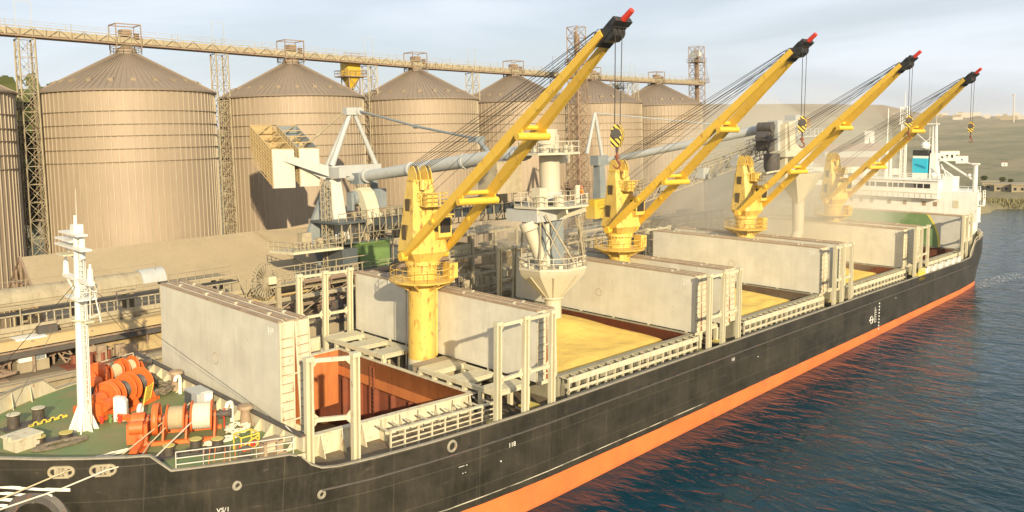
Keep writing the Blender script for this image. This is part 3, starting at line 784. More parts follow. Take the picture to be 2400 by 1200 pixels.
for i, (z, y, m) in enumerate([(12.6, 22, 'dusty_steel'), (10.9, 21, 'concrete'), (13.8, 23.2, 'dusty_steel'), (9.4, 20.2, 'dusty_steel')]):
    g = G(); g.bx(40, 150, y, y+.6, z, z+.3)
    for k in range(19): g.beam((41+k*6, y+.3, 3), (41+k*6, y+.3, z), .28); g.beam((41+k*6, y+.3, z-2), (44+k*6, y+.3, z), .12)
    g.rail([(40, y, z+.3), (150, y, z+.3)], 1, .04, 2.2, 2, 4)
    solo('pipe_rack', g, m, ['second highest pipe rack behind the second hatch', 'second lowest pipe rack along the quay edge', 'highest pipe rack along the quay behind the cranes', 'lowest pipe rack at the quay edge'][i], 'pipe rack', (40, y, 3), 'pipe racks along the quay aft of the first loader', ship=False)

# extra pipes, trusses and small machines crowding the quay behind the ship
for i, (x0, x1, y, z, m, lab) in enumerate(((-60, 12, 23.6, 10.6, 'rusty_lattice', 'rusty pipe bundle under the service walkway'), (-60, 8, 27.6, 11.6, 'dark_steel', 'dark pipe bundle behind the open belt conveyor'), (-8, 24, 21.4, 11.9, 'dusty_steel', 'dusty pipe bundle between the cable reel and the transfer station'), (2, 24, 23.2, 13.2, 'rusty_lattice', 'upper rusty pipe bundle beside the loader deck'))):
    g = G()
    for k in range(4): g.tube((x0, y+.28*k, z+.12*(k % 2)), (x1, y+.28*k, z+.12*(k % 2)), .11, .11, 6)
    n = int((x1-x0)/3.6)
    for k in range(n+1):
        x = x0+(x1-x0)*k/n; g.beam((x, y-.1, z-.2), (x, y+1.1, z-.2), .16); g.beam((x, y+.5, 3), (x, y+.5, z-.2), .2)
        if k < n: g.beam((x, y+.5, z-2.2), (x+3.6, y+.5, z-.3), .09)
    solo('pipe_bundle', g, m, lab, 'pipes', (x0, y, 3), 'pipe bundles behind the ship', ship=False)
for i, (xa, xb, y, z, m, lab) in enumerate(((4, 24, 19.8, 9.0, 'dark_steel', 'low dark cluster of machines at the quay edge beside the first hatch'), (5, 23, 24.5, 9.5, 'rusty_lattice', 'rusty cluster of drums and frames below the loader deck'), (25, 37, 20.6, 8.2, 'dusty_steel', 'dusty cluster of boxes in front of the transfer station'), (39, 60, 20.5, 7.5, 'rusty_lattice', 'brown machine cluster right of the transfer station'))):
    g = G(); g.bx(xa, xb, y, y+2.6, z-.3, z)
    for k in range(int((xb-xa)*2.6)):
        x, yy = rnd.uniform(xa, xb), y+rnd.random()*2.4; s_ = rnd.uniform(.15, .6); h = rnd.uniform(.4, 2.2)
        r_ = rnd.random()
        if r_ < .4: g.bx(x-s_, x+s_, yy-s_/2, yy+s_/2, z, z+h)
        elif r_ < .65: g.tube((x, yy, z), (x, yy, z+h), s_*.7, None, 9)
        elif r_ < .85: g.beam((x, yy, z), (x+rnd.uniform(-1.5, 1.5), yy+.2, z+h*1.5), .1)
        else: g.tube((x-1, yy, z+h*.6), (x+1, yy+.3, z+h*.6), .2, None, 8)
    for x in (xa+.3, (xa+xb)/2, xb-.3): g.beam((x, y+1.2, 3), (x, y+1.2, z), .4)
    g.rail([(xa, y, z), (xb, y, z)], 1.1, .045, 1.6, 2, 4)
    solo('machine_cluster', g, m, lab, 'machinery', (xa, y, 3), 'clusters of quay machinery', ship=False)
# ------------------------------------------------------------------ SHIP LOADERS (quay machines)
def loader_main():
    t = thing('ship_loader', 'big blue grey ship loader with counterweight boxes and A frame reaching over the second hatch', 'ship loader', (15, 36, 3), 0, ship=False)
    # portal and pylon
    g = G()
    g.taper((16.6, 35, 3), (15.1, 36, 24.2), 3.2, 2.6, 1.5, 1.5)
    part(t, 'front_leg', g, 'pale_grey')
    g = G()
    g.add([(14.4, 36.6, 24.3), (11.6, 37.5, 17.3), (13.6, 37.5, 10), (16.4, 36.6, 10), (14.4, 37.2, 24.3), (11.6, 38.1, 17.3), (13.6, 38.1, 10), (16.4, 37.2, 10)], [(0, 1, 2, 3), (4, 7, 6, 5), (0, 4, 5, 1), (1, 5, 6, 2), (2, 6, 7, 3), (3, 7, 4, 0)])
    part(t, 'gusset_plate', g, 'blue_grey')
    g = G(); g.taper((22.4, 37, 18.6), (21.7, 36.2, 24.4), 1.2, 1.2, .9, .9); g.taper((22.8, 37, 3), (22.4, 37, 18.6), 1.5, 1.5, 1.2, 1.2)
    g.taper((12, 27, 3), (14, 32, 11.5), 1.4, 1.4, 1.4, 1.4); g.taper((22, 27, 3), (20, 32, 11.5), 1.4, 1.4, 1.4, 1.4)
    part(t, 'rear_leg', g, 'blue_grey')
    # slewing deck
    g = G(); g.bx(9.5, 23.5, 28.5, 38, 11.4, 12.4); g.lathe([(3.3, 0), (3.3, 1.2)], (16, 33, 10.2), 28); g.bx(13.5, 19, 30, 36, 3.2, 10.2)
    part(t, 'slewing_deck', g, 'blue_dark')
    g = G(); g.rail([(9.5, 28.5, 12.4), (23.5, 28.5, 12.4), (23.5, 38, 12.4)], 1.1, .05, 1.4, 2, 4); g.rail([(9.5, 28.5, 12.4), (9.5, 38, 12.4)], 1.1, .05, 1.4, 2, 4)
    g.bx(4.6, 12, 26.5, 28.3, 10.0, 10.2); g.rail([(4.6, 26.5, 10.2), (12, 26.5, 10.2)], 1.1, .05, 1.2, 2, 4); g.bx(17, 26, 25.5, 28.3, 11.6, 11.8); g.rail([(17, 25.5, 11.8), (26, 25.5, 11.8), (26, 28.3, 11.8)], 1.1, .05, 1.2, 2, 4)
    part(t, 'guard_rail', g, 'dusty_steel')
    g = G(); g.bx(15.0, 19.8, 30.6, 33.5, 12.4, 15.6); g.bx(14.9, 19.9, 30.4, 33.6, 15.6, 15.8)
    part(t, 'machine_house', g, 'green_box')
    g = G(); g.bx(12.2, 14.6, 30.6, 34.5, 12.4, 15.3); part(t, 'electrical_cabin', g, 'blue_dark'); g = G(); g.bx(20.3, 22.6, 31, 34, 12.4, 14.6); part(t, 'electrical_cabin', g, 'blue_dark')
    # side platform left
    g = G()
    g.add([(4.6, 33.8, 16.7), (8.2, 31.2, 14.1), (12.6, 31.6, 14.6), (12.4, 36, 15.2), (6.5, 36.5, 17.2)], [(0, 1, 2, 3, 4)]) if False else None
    g.prism([(4.8, 36, 15.6), (5.6, 31.4, 15.6), (12.4, 30.6, 15.6), (12.6, 36, 15.6)], (0, 0, -.3))
    part(t, 'platform', g, 'cream')
    g = G(); g.rail([(4.8, 36, 15.6), (5.6, 31.4, 15.6), (12.4, 30.6, 15.6), (12.6, 33, 15.6)], 1.2, .06, 1.0, 2, 4); g.bx(8.2, 9.6, 33.6, 34.8, 15.6, 17.6); g.bx(10.1, 10.9, 33, 33.8, 15.6, 16.8)
    for i in range(7): g.tube((6.6+i*.55, 32.4, 15.6), (6.6+i*.55, 32.4, 16.7), .1, .1, 6)
    part(t, 'platform_rail', g, 'dusty_steel')
    # top frame
    g = G(); g.bx(14.1, 22.3, 35.2, 36.4, 24.5, 26.0); g.bx(14.1, 15.2, 33.5, 38.5, 24.4, 25.8)
    part(t, 'cross_beam', g, 'pale_grey')
    g = G()
    ap = Vector((18.2, 36, 33.6))
    g.tube((14.7, 36, 26), ap, .42, .32, 12); g.tube((21.9, 36, 26), ap+Vector((.4, 0, -.4)), .36, .28, 12); g.tube((15.5, 38.6, 26), ap, .28, .25, 10)
    g.bx(17.1, 19.4, 35.5, 36.5, 32.9, 33.9); g.tube((19.2, 35.3, 33.4), (19.2, 36.7, 33.4), .55, .55, 14)
    part(t, 'a_frame', g, 'pale_grey')
    # boom tube
    g = G()
    a = Vector((18.4, 34, 24.4)); b = Vector((18.8, 3.2, 27.5))
    g.tube((17.2, 36, 24.2), a, .5, .72, 16); g.tube(a, a.lerp(b, .5), .72, .82, 18); g.tube(a.lerp(b, .5), b, .82, .82, 18)
    for k in (.02, .33, .66, .97): p = a.lerp(b, k); g.tube(p, a.lerp(b, k+.012), .95, .95, 18)
    part(t, 'boom', g, 'pale_grey')
    g = G(); g.bx(17.3, 19.6, 33.6, 35.8, 23.4, 24.9); part(t, 'boom_hinge', g, 'blue_grey')
    g = G(); p0 = ap+Vector((1.0, -.6, -.2)); p1 = Vector((19.0, 11.5, 29.1))
    m_ = p0.lerp(p1, .52); m_.z -= .25
    g.path([p0, m_, p1], .15, 8); g.tube(p1, (18.9, 9.5, 27.4), .25, .3, 8); g.bx(18.3, 19.7, 11, 12.4, 28.7, 29.4); g.tube(m_-Vector((0, .5, 0)), m_+Vector((0, .5, 0)), .26, .26, 8)
    part(t, 'tie_rod', g, 'blue_grey')
    g = G(); c0 = Vector((12.6, 41.5, 27.8)); q0 = ap+Vector((-1.2, .3, -.4)); g.path([q0, q0.lerp(c0, .55), c0], .14, 8); g.tube(q0.lerp(c0, .5), q0.lerp(c0, .56), .24, .24, 8)
    part(t, 'rear_tie_rod', g, 'dusty_steel')
    # counterweight arm and boxes, tilted up away from the ship
    g = G(); g.taper((14.6, 36.2, 25.2), (8.6, 38.2, 27.4), .9, 1.4, .6, .9); g.taper((14.6, 37.0, 25.0), (12.2, 38.4, 26.2), 1.0, 1.8, .8, 1.4)
    part(t, 'counterweight_arm', g, 'pale_grey')
    for x0, x1 in ((7.0, 10.2), (11.0, 14.0)):
        # near end x0..x1 at Y38 Z 23.4-28.5 ; rises to Y 43.5 with Z 26.3..31.8
        o = Vector((0, 5.4, 3.3))
        P = [Vector((x0, 38, 23.4)), Vector((x1, 38, 23.3)), Vector((x1, 38, 28.4)), Vector((x0, 38, 28.5))]
        g = G()
        g.add(P+[p+Vector((0, .12, 0)) for p in P], [(0, 1, 2, 3), (4, 7, 6, 5), (0, 4, 5, 1), (2, 6, 7, 3)])
        part(t, 'counterweight_front', g, 'white_steel')
        g = G()
        for xx in (x0, x1-.1):
            q = [Vector((xx, 38.12, 23.4)), Vector((xx, 38.12, 28.45)), Vector((xx, 38.12, 28.45))+o, Vector((xx, 38.12, 25.0))+o]
            g.prism(q, (.1, 0, 0))
        q = [Vector((x0, 38, 28.4))+o, Vector((x1, 38, 28.4))+o, Vector((x1, 38, 25.2))+o, Vector((x0, 38, 25.2))+o]; g.prism(q, (0, .12, 0))
        q = [Vector((x0, 38.1, 26.6)), Vector((x1, 38.1, 26.6)), Vector((x1, 38.1, 26.6))+o, Vector((x0, 38.1, 26.6))+o]; g.prism(q, (0, 0, -.1))
        part(t, 'counterweight_box', g, 'blue_grey' if x0 > 10 else 'ochre')
        g = G()
        for k in range(9):
            s = k/8; b_ = Vector((x0-.06, 38.1, 0))+o*s
            zt, zb = 28.5, 23.4+1.4*s
            g.beam(b_+Vector((0, 0, zt)), b_+Vector((0, 0, zb)), .14, .1)
        for k in range(11):
            z = 23.7+k*.47; g.beam(Vector((x0-.08, 38.1, z)), Vector((x0-.08, 38.1, z))+o, .08, .1)
        for k in range(5): g.beam(Vector((x0, 38.2, 28.5))+o*(k/4), Vector((x1, 38.2, 28.5))+o*(k/4), .12)
        for k in range(3): g.beam(Vector((x0, 38.2, 28.5))+o*(k/3), Vector((x1, 38.2, 28.5))+o*((k+1)/3), .1)
        for k in range(22): c = Vector((x0+.3+rnd.random()*(x1-x0-.6), 38.4, 26.9))+o*rnd.uniform(.05, .95); g.box(c, (.5, .5, .4), Matrix.Rotation(rnd.random()*3, 3, 'Z'))
        part(t, 'ballast_grating', g, 'ochre')
    # conveyor drum head with hood
    g = G()
    pts = []
    prof = [(33.8, 20.4), (34.0, 21.6), (33.4, 22.7), (32.4, 23.0), (31.5, 22.5), (30.8, 21.2), (30.2, 19.6), (29.4, 18.4), (30.6, 18.0), (31.4, 19.2), (31.9, 20.4), (32.6, 21.0)]
    g.prism([(16.2, y, z) for y, z in prof], (2.0, 0, 0))
    part(t, 'belt_hood', g, 'cream')
    g = G(); g.tube((15.6, 33, 21.6), (16.2, 33, 21.6), 1.0, 1.0, 16); g.bx(15.2, 15.6, 32.4, 33.6, 20, 22.4); g.bx(19.4, 21.4, 33, 35, 20.0, 22.6)
    part(t, 'drive_drum', g, 'blue_grey')
    # upper machinery floor
    g = G(); g.bx(11.8, 24, 30.5, 37.5, 18.5, 18.8); g.bx(13, 22, 31, 36.5, 15.8, 16.0); part(t, 'upper_floor', g, 'blue_dark')
    g = G(); g.rail([(11.8, 30.5, 18.8), (24, 30.5, 18.8), (24, 37.5, 18.8)], 1.1, .05, 1.2, 2, 4); g.rail([(13, 31, 16), (22, 31, 16)], 1.1, .05, 1.1, 2, 4)
    for i in range(9): g.beam((12.4+i*1.35, 30.8, 12.4), (12.4+i*1.35, 30.8, 18.5), .13)
    for i in range(5): g.beam((12.4+i*2.7, 30.8, 15.9), (13.75+i*2.7, 30.8, 18.4), .1)
    g.lattice(12.6, 34.5, 12.4, 24.0, 1.0, 1.0, 1.2, .05, .03)
    for i in range(26):
        x, y = rnd.uniform(12.5, 23.5), rnd.uniform(31, 36); s = rnd.uniform(.3, 1.0); z = rnd.choice((18.8, 16.0, 12.4)); g.bx(x-s/2, x+s/2, y-s/2, y+s/2, z, z+rnd.uniform(.5, 1.5))
    part(t, 'floor_equipment', g, 'dusty_steel')
    # conveyor bridge to the chute
    g = G(); a = Vector((17.6, 33, 18.2)); b = Vector((18.4, 4.2, 21.5))
    g.beam(a, b, 2.6, 1.1)
    part(t, 'conveyor_bridge', g, 'blue_dark')
    g = G()
    for s in (-1.5, 1.5):
        n = 22
        for i in range(n):
            p = a.lerp(b, i/n)+Vector((s, 0, -1.3)); q = a.lerp(b, (i+1)/n)+Vector((s, 0, -1.3)); U = Vector((0, 0, 1))
            g.beam(p, q, .12); g.beam(p, p+U*2.9, .1); g.beam(p+U*1.8, q+U*1.8, .08); g.beam(p+U*2.9, q+U*2.9, .06)
            if i % 2 == 0: g.beam(p, q+U*1.2, .07)
    for k in range(3): g.bx(17, 19.4, 7+k*8, 9.5+k*8, 21.4-k*1.0, 22.8-k*1.0)
    part(t, 'bridge_truss', g, 'dusty_steel')
    # chute tower over the hatch
    cx, cy = 18.8, 0
    g = G(); g.lathe([(1.12, 0), (1.12, 7.2), (1.05, 7.3)], (cx, cy, 22.0), 26); g.lathe([(1.12, 0), (1.12, 1.6)], (cx-.2, 0, 29.2-.9), 26)
    part(t, 'chute_column', g, 'cone')
    g = G(); g.lathe([(1.3, 0), (1.3, .95)], (cx, cy, 22.2), 26); part(t, 'column_collar', g, 'pale_grey')
    def oct_(r, z, n=8, o=.3927): return [(cx+r*math.cos(2*math.pi*i/n+o), cy+r*math.sin(2*math.pi*i/n+o), z) for i in range(n)]
    for z, r, nm in ((27.2, 3.5, 'upper_platform'), (21.6, 4.3, 'middle_platform')):
        g = G(); p = oct_(r, z); g.prism(p[::1], (0, 0, .22)); g.rail([(x, y, z+.22) for x, y, _ in p], 1.15, .05, 1.3, 2, 5, closed=True)
        if z < 25:
            for i in range(8): g.beam(oct_(r-.3, z-.3)[i], (cx, cy, z-1.6), .2, .5)
            g.bx(cx-3.6, cx-2.4, -1.8, -.6, z+.2, z+2.2); g.bx(cx-2, cx-1.2, -3, -2.2, z+.2, z+1.4); g.tube((cx+2.0, -2.2, z+.2), (cx+2.0, -2.2, z+2.2), .32, .32, 10)
        else:
            for i in range(12): a_ = i*.52; g.box((cx+2.4*math.cos(a_), 2.4*math.sin(a_), z+.6), (.35, .35, .8))
            g.beam((cx+1.1, 0, z-.6), (cx+5.2, 2.0, z-.6), .8, .9)
        part(t, nm, g, 'cone')
    g = G(); g.prism([(cx-3.8, -1.5, 21.5), (cx-3.8, 3, 21.5), (cx+3.4, 3, 21.5), (cx+3.4, -1.5, 21.5)], (0, 0, -1.3)); part(t, 'platform_girder', g, 'pale_grey')
    g = G(); g.bx(cx-5.5, cx-1.8, 2.5, 5.5, 23.2, 26.6); part(t, 'drive_house', g, 'dusty_steel')
    g = G(); g.tube((cx-.2, .2, 14.6), (cx-.2, .2, 21), .95, .95, 18); part(t, 'telescopic_pipe', g, 'white_steel')
    g = G(); g.bx(cx-1.6, cx-1.15, -.3, .5, 15, 20.6); g.bx(cx-1.0, cx+.9, -.98, -.85, 15.2, 20.4); part(t, 'guide_rail', g, 'blue_grey')
    g = G()
    lo, hi = oct_(3.7, 15.2), oct_(3.2, 20.6)
    for i in (0, 2, 4, 6): g.beam(lo[i], hi[i], .14); g.beam(lo[(i+1) % 8], hi[i], .11); g.beam(lo[i], hi[(i+1) % 8], .09)
    g.ladder((cx+2.4, -2.1, 15.3), (cx+2.4, -2.1, 21.5), .6, .35, (1, 0, 0), .04)
    for k in range(6): g.torus((cx+2.4, -2.45, 16.6+k*.8), .42, .025, 12, 4)
    g.beam((cx-3.0, -2.0, 21), (cx+.2, -3.2, 15.4), .16); g.beam((cx+.6, -3, 20.6), (cx+3.2, -2.0, 15.4), .16); g.path([(cx+3.6, -1.6, 21), (cx+3.4, -1.6, 18.6), (cx+3.8, -1.6, 15.4)], .05)
    part(t, 'brace_frame', g, 'dusty_steel')
    g = G(); g.tube((cx-3.5, -.2, 19.4), (cx-2.2, -.6, 15.6), .75, .6, 14); g.tube((cx-3.7, 0, 20.2), (cx-3.5, -.2, 19.4), .95, .95, 14)
    part(t, 'dust_duct', g, 'cone')
    g = G()
    p = oct_(3.9, 15.2); g.prism(p, (0, 0, -.25))
    g.rail([(x, y, 15.2) for x, y, _ in p], 1.1, .05, 1.4, 2, 5, closed=True)
    for i in range(12): a_ = i*.52; g.box((cx+3.1*math.cos(a_), 3.1*math.sin(a_), 15.35), (.5, .4, .35), Matrix.Rotation(a_, 3, 'Z'))
    part(t, 'lower_platform', g, 'cone')
    g = G()
    g.lathe([(3.85, 0), (3.7, -.6), (1.05, -3.3), (1.0, -3.5)], (cx, cy, 14.95), 8, rot=Matrix.Rotation(.3927, 3, 'Z'))
    for i in range(8):
        a_ = 2*math.pi*i/8; g.beam((cx+3.5*math.cos(a_), 3.5*math.sin(a_), 14.3), (cx+1.02*math.cos(a_), 1.02*math.sin(a_), 11.7), .12, .1)
    g.torus((cx, cy, 11.6), 1.12, .12, 20, 6)
    part(t, 'funnel', g, 'cone')
    g = G(); g.lathe([(.92, 0), (.9, -3.2), (.82, -7.0), (.8, -7.3)], (cx, cy, 11.5), 20); part(t, 'spout', g, 'cone')
    return t
loader_main()
def person_mesh():
    g = G()
    g.tube((-.11, 0, 0), (-.11, 0, .86), .07, .10, 8, 1); g.tube((.11, .1, 0), (.10, 0, .86), .07, .10, 8, 1)
    g.box((-.11, -.05, .05), (.1, .28, .1), None, 2); g.box((.11, .05, .05), (.1, .28, .1), None, 2)
    g.lathe([(.13, .82), (.17, .95), (.155, 1.1), (.2, 1.38), (.16, 1.47), (.06, 1.5), (.055, 1.56)], (0, 0, 0), 10, 0)
    g.path([(-.2, 0, 1.4), (-.28, -.08, 1.12), (-.2, -.3, 1.0)], .05, 7, 0); g.path([(.2, 0, 1.4), (.27, -.1, 1.12), (.2, -.33, 1.02)], .05, 7, 0)
    g.lathe([(.04, 1.52), (.085, 1.58), (.1, 1.66), (.09, 1.75), (.04, 1.8)], (0, -.01, 0), 10, 3)
    return g
t = thing('person', 'worker in orange jacket and helmet standing at the rail of the loader platform', 'person', (20.9, -2.7, 21.85), .6, ship=False)
part(t, 'body', person_mesh(), ['hi_vis', 'cloth_blue', 'black', 'skin'], local=True)
g = G(); g.lathe([(.14, 1.72), (.12, 1.80), (.06, 1.87), (.01, 1.88)], (0, -.01, 0), 12); part(t, 'helmet', g, 'orange', local=True)

# second loader (farther aft, in dust)
t = thing('ship_loader', 'second ship loader with machinery head beyond the second crane, half veiled in dust', 'ship loader', (66, 30, 3), 0, ship=False)
g = G(); ap = Vector((64.2, 30, 33))
g.tube((61.8, 30, 26), ap, .3, .25, 10); g.tube((65.9, 30, 25.6), ap, .33, .28, 10); g.tube((65.2, 33, 26), ap, .25, .25, 8); part(t, 'a_frame', g, 'pale_grey')
g = G(); g.bx(63.8, 66.8, 29.2, 31, 23.9, 25.6); g.taper((65, 30, 3), (65, 30, 24), 2.4, 2.4, 1.4, 1.4); g.bx(61, 69, 27, 33, 12, 13); part(t, 'pylon', g, 'blue_grey')
g = G(); g.bx(60.5, 67.8, 27.5, 29.6, 15.0, 18.2); part(t, 'machine_house', g, 'hopper_yellow')
g = G(); a, b = Vector((67, 29.5, 24.6)), Vector((71.5, 2.5, 29.4)); g.tube(a, b, .55, .75, 14); part(t, 'boom', g, 'pale_grey')
g = G(); g.path([ap, a.lerp(b, .75)+Vector((0, 0, 2.0)), a.lerp(b, .85)], .12, 6); part(t, 'tie_rod', g, 'pale_grey')
g = G(); a2, b2 = Vector((57, 17, 18.2)), Vector((71.5, 1.5, 25.4))
for s in (-1.0, 1.0):
    for zz in (0, 1.9): g.beam(a2+Vector((0, s, zz)), b2+Vector((0, s, zz)), .16)
    for i in range(18):
        p, q = a2.lerp(b2, i/18)+Vector((0, s, 0)), a2.lerp(b2, (i+1)/18)+Vector((0, s, 0)); g.beam(p, q+Vector((0, 0, 1.9)), .1); g.beam(q, q+Vector((0, 0, 1.9)), .1)
    g.rail([a2+Vector((0, s*1.4, 1.9)), b2+Vector((0, s*1.4, 1.9))], 1.0, .05, 1.8, 2, 4)
part(t, 'conveyor_truss', g, 'dusty_steel')
for i in range(3):
    g = G(); p = a2.lerp(b2, .25+.25*i); g.box(p+Vector((0, 0, 1)), (2.0, 2.2, 1.6)); part(t, 'belt_cover', g, 'pale_grey')
X2, Y2 = 75.2, -.2
g = G(); g.bx(X2-4.2, X2-2.6, Y2, Y2+1.6, 24.5, 30.6); part(t, 'head_column', g, 'pale_grey')
g = G(); g.prism([(X2-6.6, Y2+.5, 28.2), (X2-4.3, Y2+.5, 30.4), (X2-4.2, Y2+.5, 26.0), (X2-6.2, Y2+.5, 26.0)], (0, 2, 0)); g.tube((X2-5.2, Y2+.3, 29.6), (X2-5.2, Y2+2.6, 29.6), .8, .8, 14); g.lathe([(1.2, 3.0), (1.2, .8), (.8, 0)], (X2-6.2, Y2, 22.6), 12); g.beam((X2-7.6, Y2+.4, 27.6), (X2-5.8, Y2+.4, 24.8), .2); g.bx(X2-8.4, X2-5, Y2-.4, Y2+2, 27.6, 27.8); part(t, 'drive_unit', g, 'dark_steel')
g = G()
prof = [(X2-2.6, 30.3), (X2-.2, 30.6), (X2-.4, 27.0), (X2+1.4, 26.2), (X2+3.6, 25.8), (X2+3.6, 23.6), (X2+.5, 23.8), (X2-2.0, 25.8)]
g.prism([(x, Y2-1, z) for x, z in prof], (0, 1.6, 0)); part(t, 'pipe_elbow', g, 'cone')
g = G(); g.bx(X2+.6, X2+3.6, Y2-.6, Y2+1.2, 29.2, 31.4); g.bx(X2, X2+9, Y2-1.2, Y2+2, 27.9, 28.1); g.rail([(X2, Y2-1.2, 28.1), (X2+9, Y2-1.2, 28.1)], 1.1, .06, 1.4, 2, 4); part(t, 'head_platform', g, 'pale_grey')
g = G(); g.bx(X2+4.2, X2+5.8, Y2-.7, Y2+.4, 29.4, 31); part(t, 'control_box', g, 'seal_brown')
X3 = 78.3
g = G(); g.bx(X2-3.4, X2-2.6, -1, 1, 21, 30); g.bx(X2-4.5, X2+3, Y2-1.4, Y2+1.8, 25.0, 25.9)
for dx in (-3.8, -1, 1.9): g.beam((X2+dx-2, Y2-1, 23), (X2+dx-9, .6, 22.4), .25)
part(t, 'head_frame', g, 'cone')
g = G(); g.bx(X3-2.2, X3+2.6, -1.3, 1.3, 22.2, 25.4); g.rail([(X3-3, -1.8, 22.3), (X3+3.6, -1.8, 22.3)], 1.1, .05, 1.4, 2, 4); part(t, 'chute_house', g, 'pale_grey')
g = G(); g.lathe([(6.2, 0), (5.9, -.5), (1.5, -4.4), (1.4, -4.8)], (X3, 0, 22.3), 8, rot=Matrix.Rotation(.39, 3, 'Z') @ Matrix.Diagonal((1, .62, 1)))
part(t, 'funnel', g, 'cone')
g = G(); g.tube((X3, 0, 17.6), (X3-.2, 0, 12.6), .95, .85, 16); g.tube((X3-.2, 0, 12.7), (X3-2.6, 0, 10.2), .85, .8, 14); part(t, 'spout', g, 'cone')
# ------------------------------------------------------------------ THE SHIP
DK, FD, BT = 6.8, 9.6, 8.25          # main deck, forecastle deck, bulwark top
HB = [(-38.4, 0), (-38.1, 1.3), (-37.2, 3.0), (-35.4, 5.2), (-33.6, 7.0), (-31.8, 8.5), (-30, 9.8), (-27.6, 11.1), (-25.6, 12.0), (-23.5, 12.9), (-21.3, 13.7), (-19.75, 14.1), (-17, 14.75), (-12, 15.4), (-5, 15.85), (0, 16), (106, 16), (112, 15.7), (118, 15.4), (124, 14.4), (129, 12.4), (132.5, 9.4), (134.5, 5.6), (135.3, 0)]
def hb(x, z):
    if x < 0: x = min(0, x) - max(0, (10.0-z))*.30*sm(0, -14, x) - 0
    elif x > 112: x = x + max(0, (8-z))*.9*sm(112, 122, x)
    return max(0, interp(HB, x))
def ztop(x):
    return interp([(-40, 11.25), (-36, 11.0), (-29.2, 10.8), (-28.9, 10.75), (-27.9, 9.72), (-21.6, 9.68), (-20.9, 9.4), (-20.3, 8.75), (-19.6, 8.38), (-18.6, 8.25), (111.5, 8.25), (112.6, 8.6), (114.5, 10.4), (116, 10.9), (136, 11.3)], x)
ship = thing('bulk_carrier', 'long black and orange bulk carrier moored alongside the grain berth', 'ship', (0, 0, 0))
xs = sorted(set([-38.4, -38.2, -38.1, -37.7, -37.2, -36.3, -35.4, -34.5, -33.6, -32.7, -31.8, -30.9, -30, -29.2, -28.9, -28.4, -27.9, -27, -26, -25, -24, -23, -22.2, -21.6, -21.2, -20.9, -20.6, -20.3, -20, -19.6, -19.1, -18.6, -17.5, -16, -14, -12, -10, -7, -3.5, 0, 5, 10, 15, 20, 30, 40, 50, 60, 70, 80, 90, 100, 106, 109, 111.5, 112, 112.6, 113.5, 114.5, 116, 118, 120, 122, 124, 126.5, 129, 131, 132.5, 133.6, 134.5, 135, 135.3]))
zl = [-5, -2, 0, 1.2, 2.42, 3.6, 5, 6.3]
g = G()
for side in (-1, 1):
    o = len(g.v); cols = len(zl)+3
    for x in xs:
        zt = ztop(x)
        zz = zl+[zl[-1]+(zt-zl[-1])*k for k in (1/3, 2/3, 1)]
        for z in zz: g.v.append((x, side*hb(x, z), z))
    for i in range(len(xs)-1):
        for j in range(cols-1):
            a = o+i*cols+j; q = (a, a+cols, a+cols+1, a+1)
            g.f.append(q if side < 0 else q[::-1]); g.m.append(0)
o0 = len(g.v)
part(ship, 'hull', g, 'hull_paint')
g = G(); gc = G()
for side in (-1, 1):
    for i in range(len(xs)-1):
        a, b = xs[i], xs[i+1]
        za, zb = ztop(a), ztop(b)
        fa = FD if a < -20.6 else (8.6 if a > 116 else DK)
        pa, pb = max(0, hb(a, za)-.16), max(0, hb(b, zb)-.16)
        qa, qb = max(0, hb(a, fa-.05)-.16), max(0, hb(b, fa-.05)-.16)
        P = [(a, side*qa, fa-.05), (b, side*qb, fa-.05), (b, side*pb, zb), (a, side*pa, za)]
        g.add(P, [(0, 1, 2, 3) if side > 0 else (3, 2, 1, 0)])
        if za > FD or a > -21: gc.beam((a, side*(hb(a, za)-.07), za+.02), (b, side*(hb(b, zb)-.07), zb+.02), .24, .09)
for i, x in enumerate([-36+1.5*k for k in range(5)]+[-18+1.4*k for k in range(92)]):
    for side in (-1, 1):
        f = FD if x < -20 else DK; y = hb(x, f)-.17
        if y > 1: g.prism([(x, side*y, f), (x, side*(y-.5), f), (x, side*(y), ztop(x)-.1)], (.05, 0, 0))
part(ship, 'bulwark', g, 'cover_side'); part(ship, 'gunwale', gc, 'gunwale')
# decks
HATCH = [(-16.9, -2.9, 8.6, 9.6)]+[(4.6+30*k, 25.3+30*k, 12.6, 12.6) for k in range(4)]
def hatch_at(x):
    for h in HATCH:
        if h[0] <= x <= h[1]: return h
g = G()
dx = sorted(set([x for x in xs if x >= -20.6]+[h[i] for h in HATCH for i in (0, 1)]))
for a, b in zip(dx[:-1], dx[1:]):
    if b-a < 1e-4: continue
    z = DK; h = hatch_at((a+b)/2)
    ya, yb = hb(a, z)-.1, hb(b, z)-.1
    if h:
        w = lambda x: h[2]+(h[3]-h[2])*(x-h[0])/(h[1]-h[0])
        for s in (-1, 1):
            P = [(a, s*w(a), z), (b, s*w(b), z), (b, s*yb, z), (a, s*ya, z)]; g.add(P, [(0, 1, 2, 3) if s > 0 else (3, 2, 1, 0)])
    else: g.add([(a, -ya, z), (b, -yb, z), (b, yb, z), (a, ya, z)], [(0, 1, 2, 3)])
part(ship, 'main_deck', g, 'deck_brown')
g = G()
fx = [x for x in xs if x <= -20.6]
for a, b in zip(fx[:-1], fx[1:]): ya, yb = max(0, hb(a, FD)-.1), max(0, hb(b, FD)-.1); g.add([(a, -ya, FD), (b, -yb, FD), (b, yb, FD), (a, ya, FD)], [(0, 1, 2, 3)])
part(ship, 'forecastle_deck', g, 'deck_green')
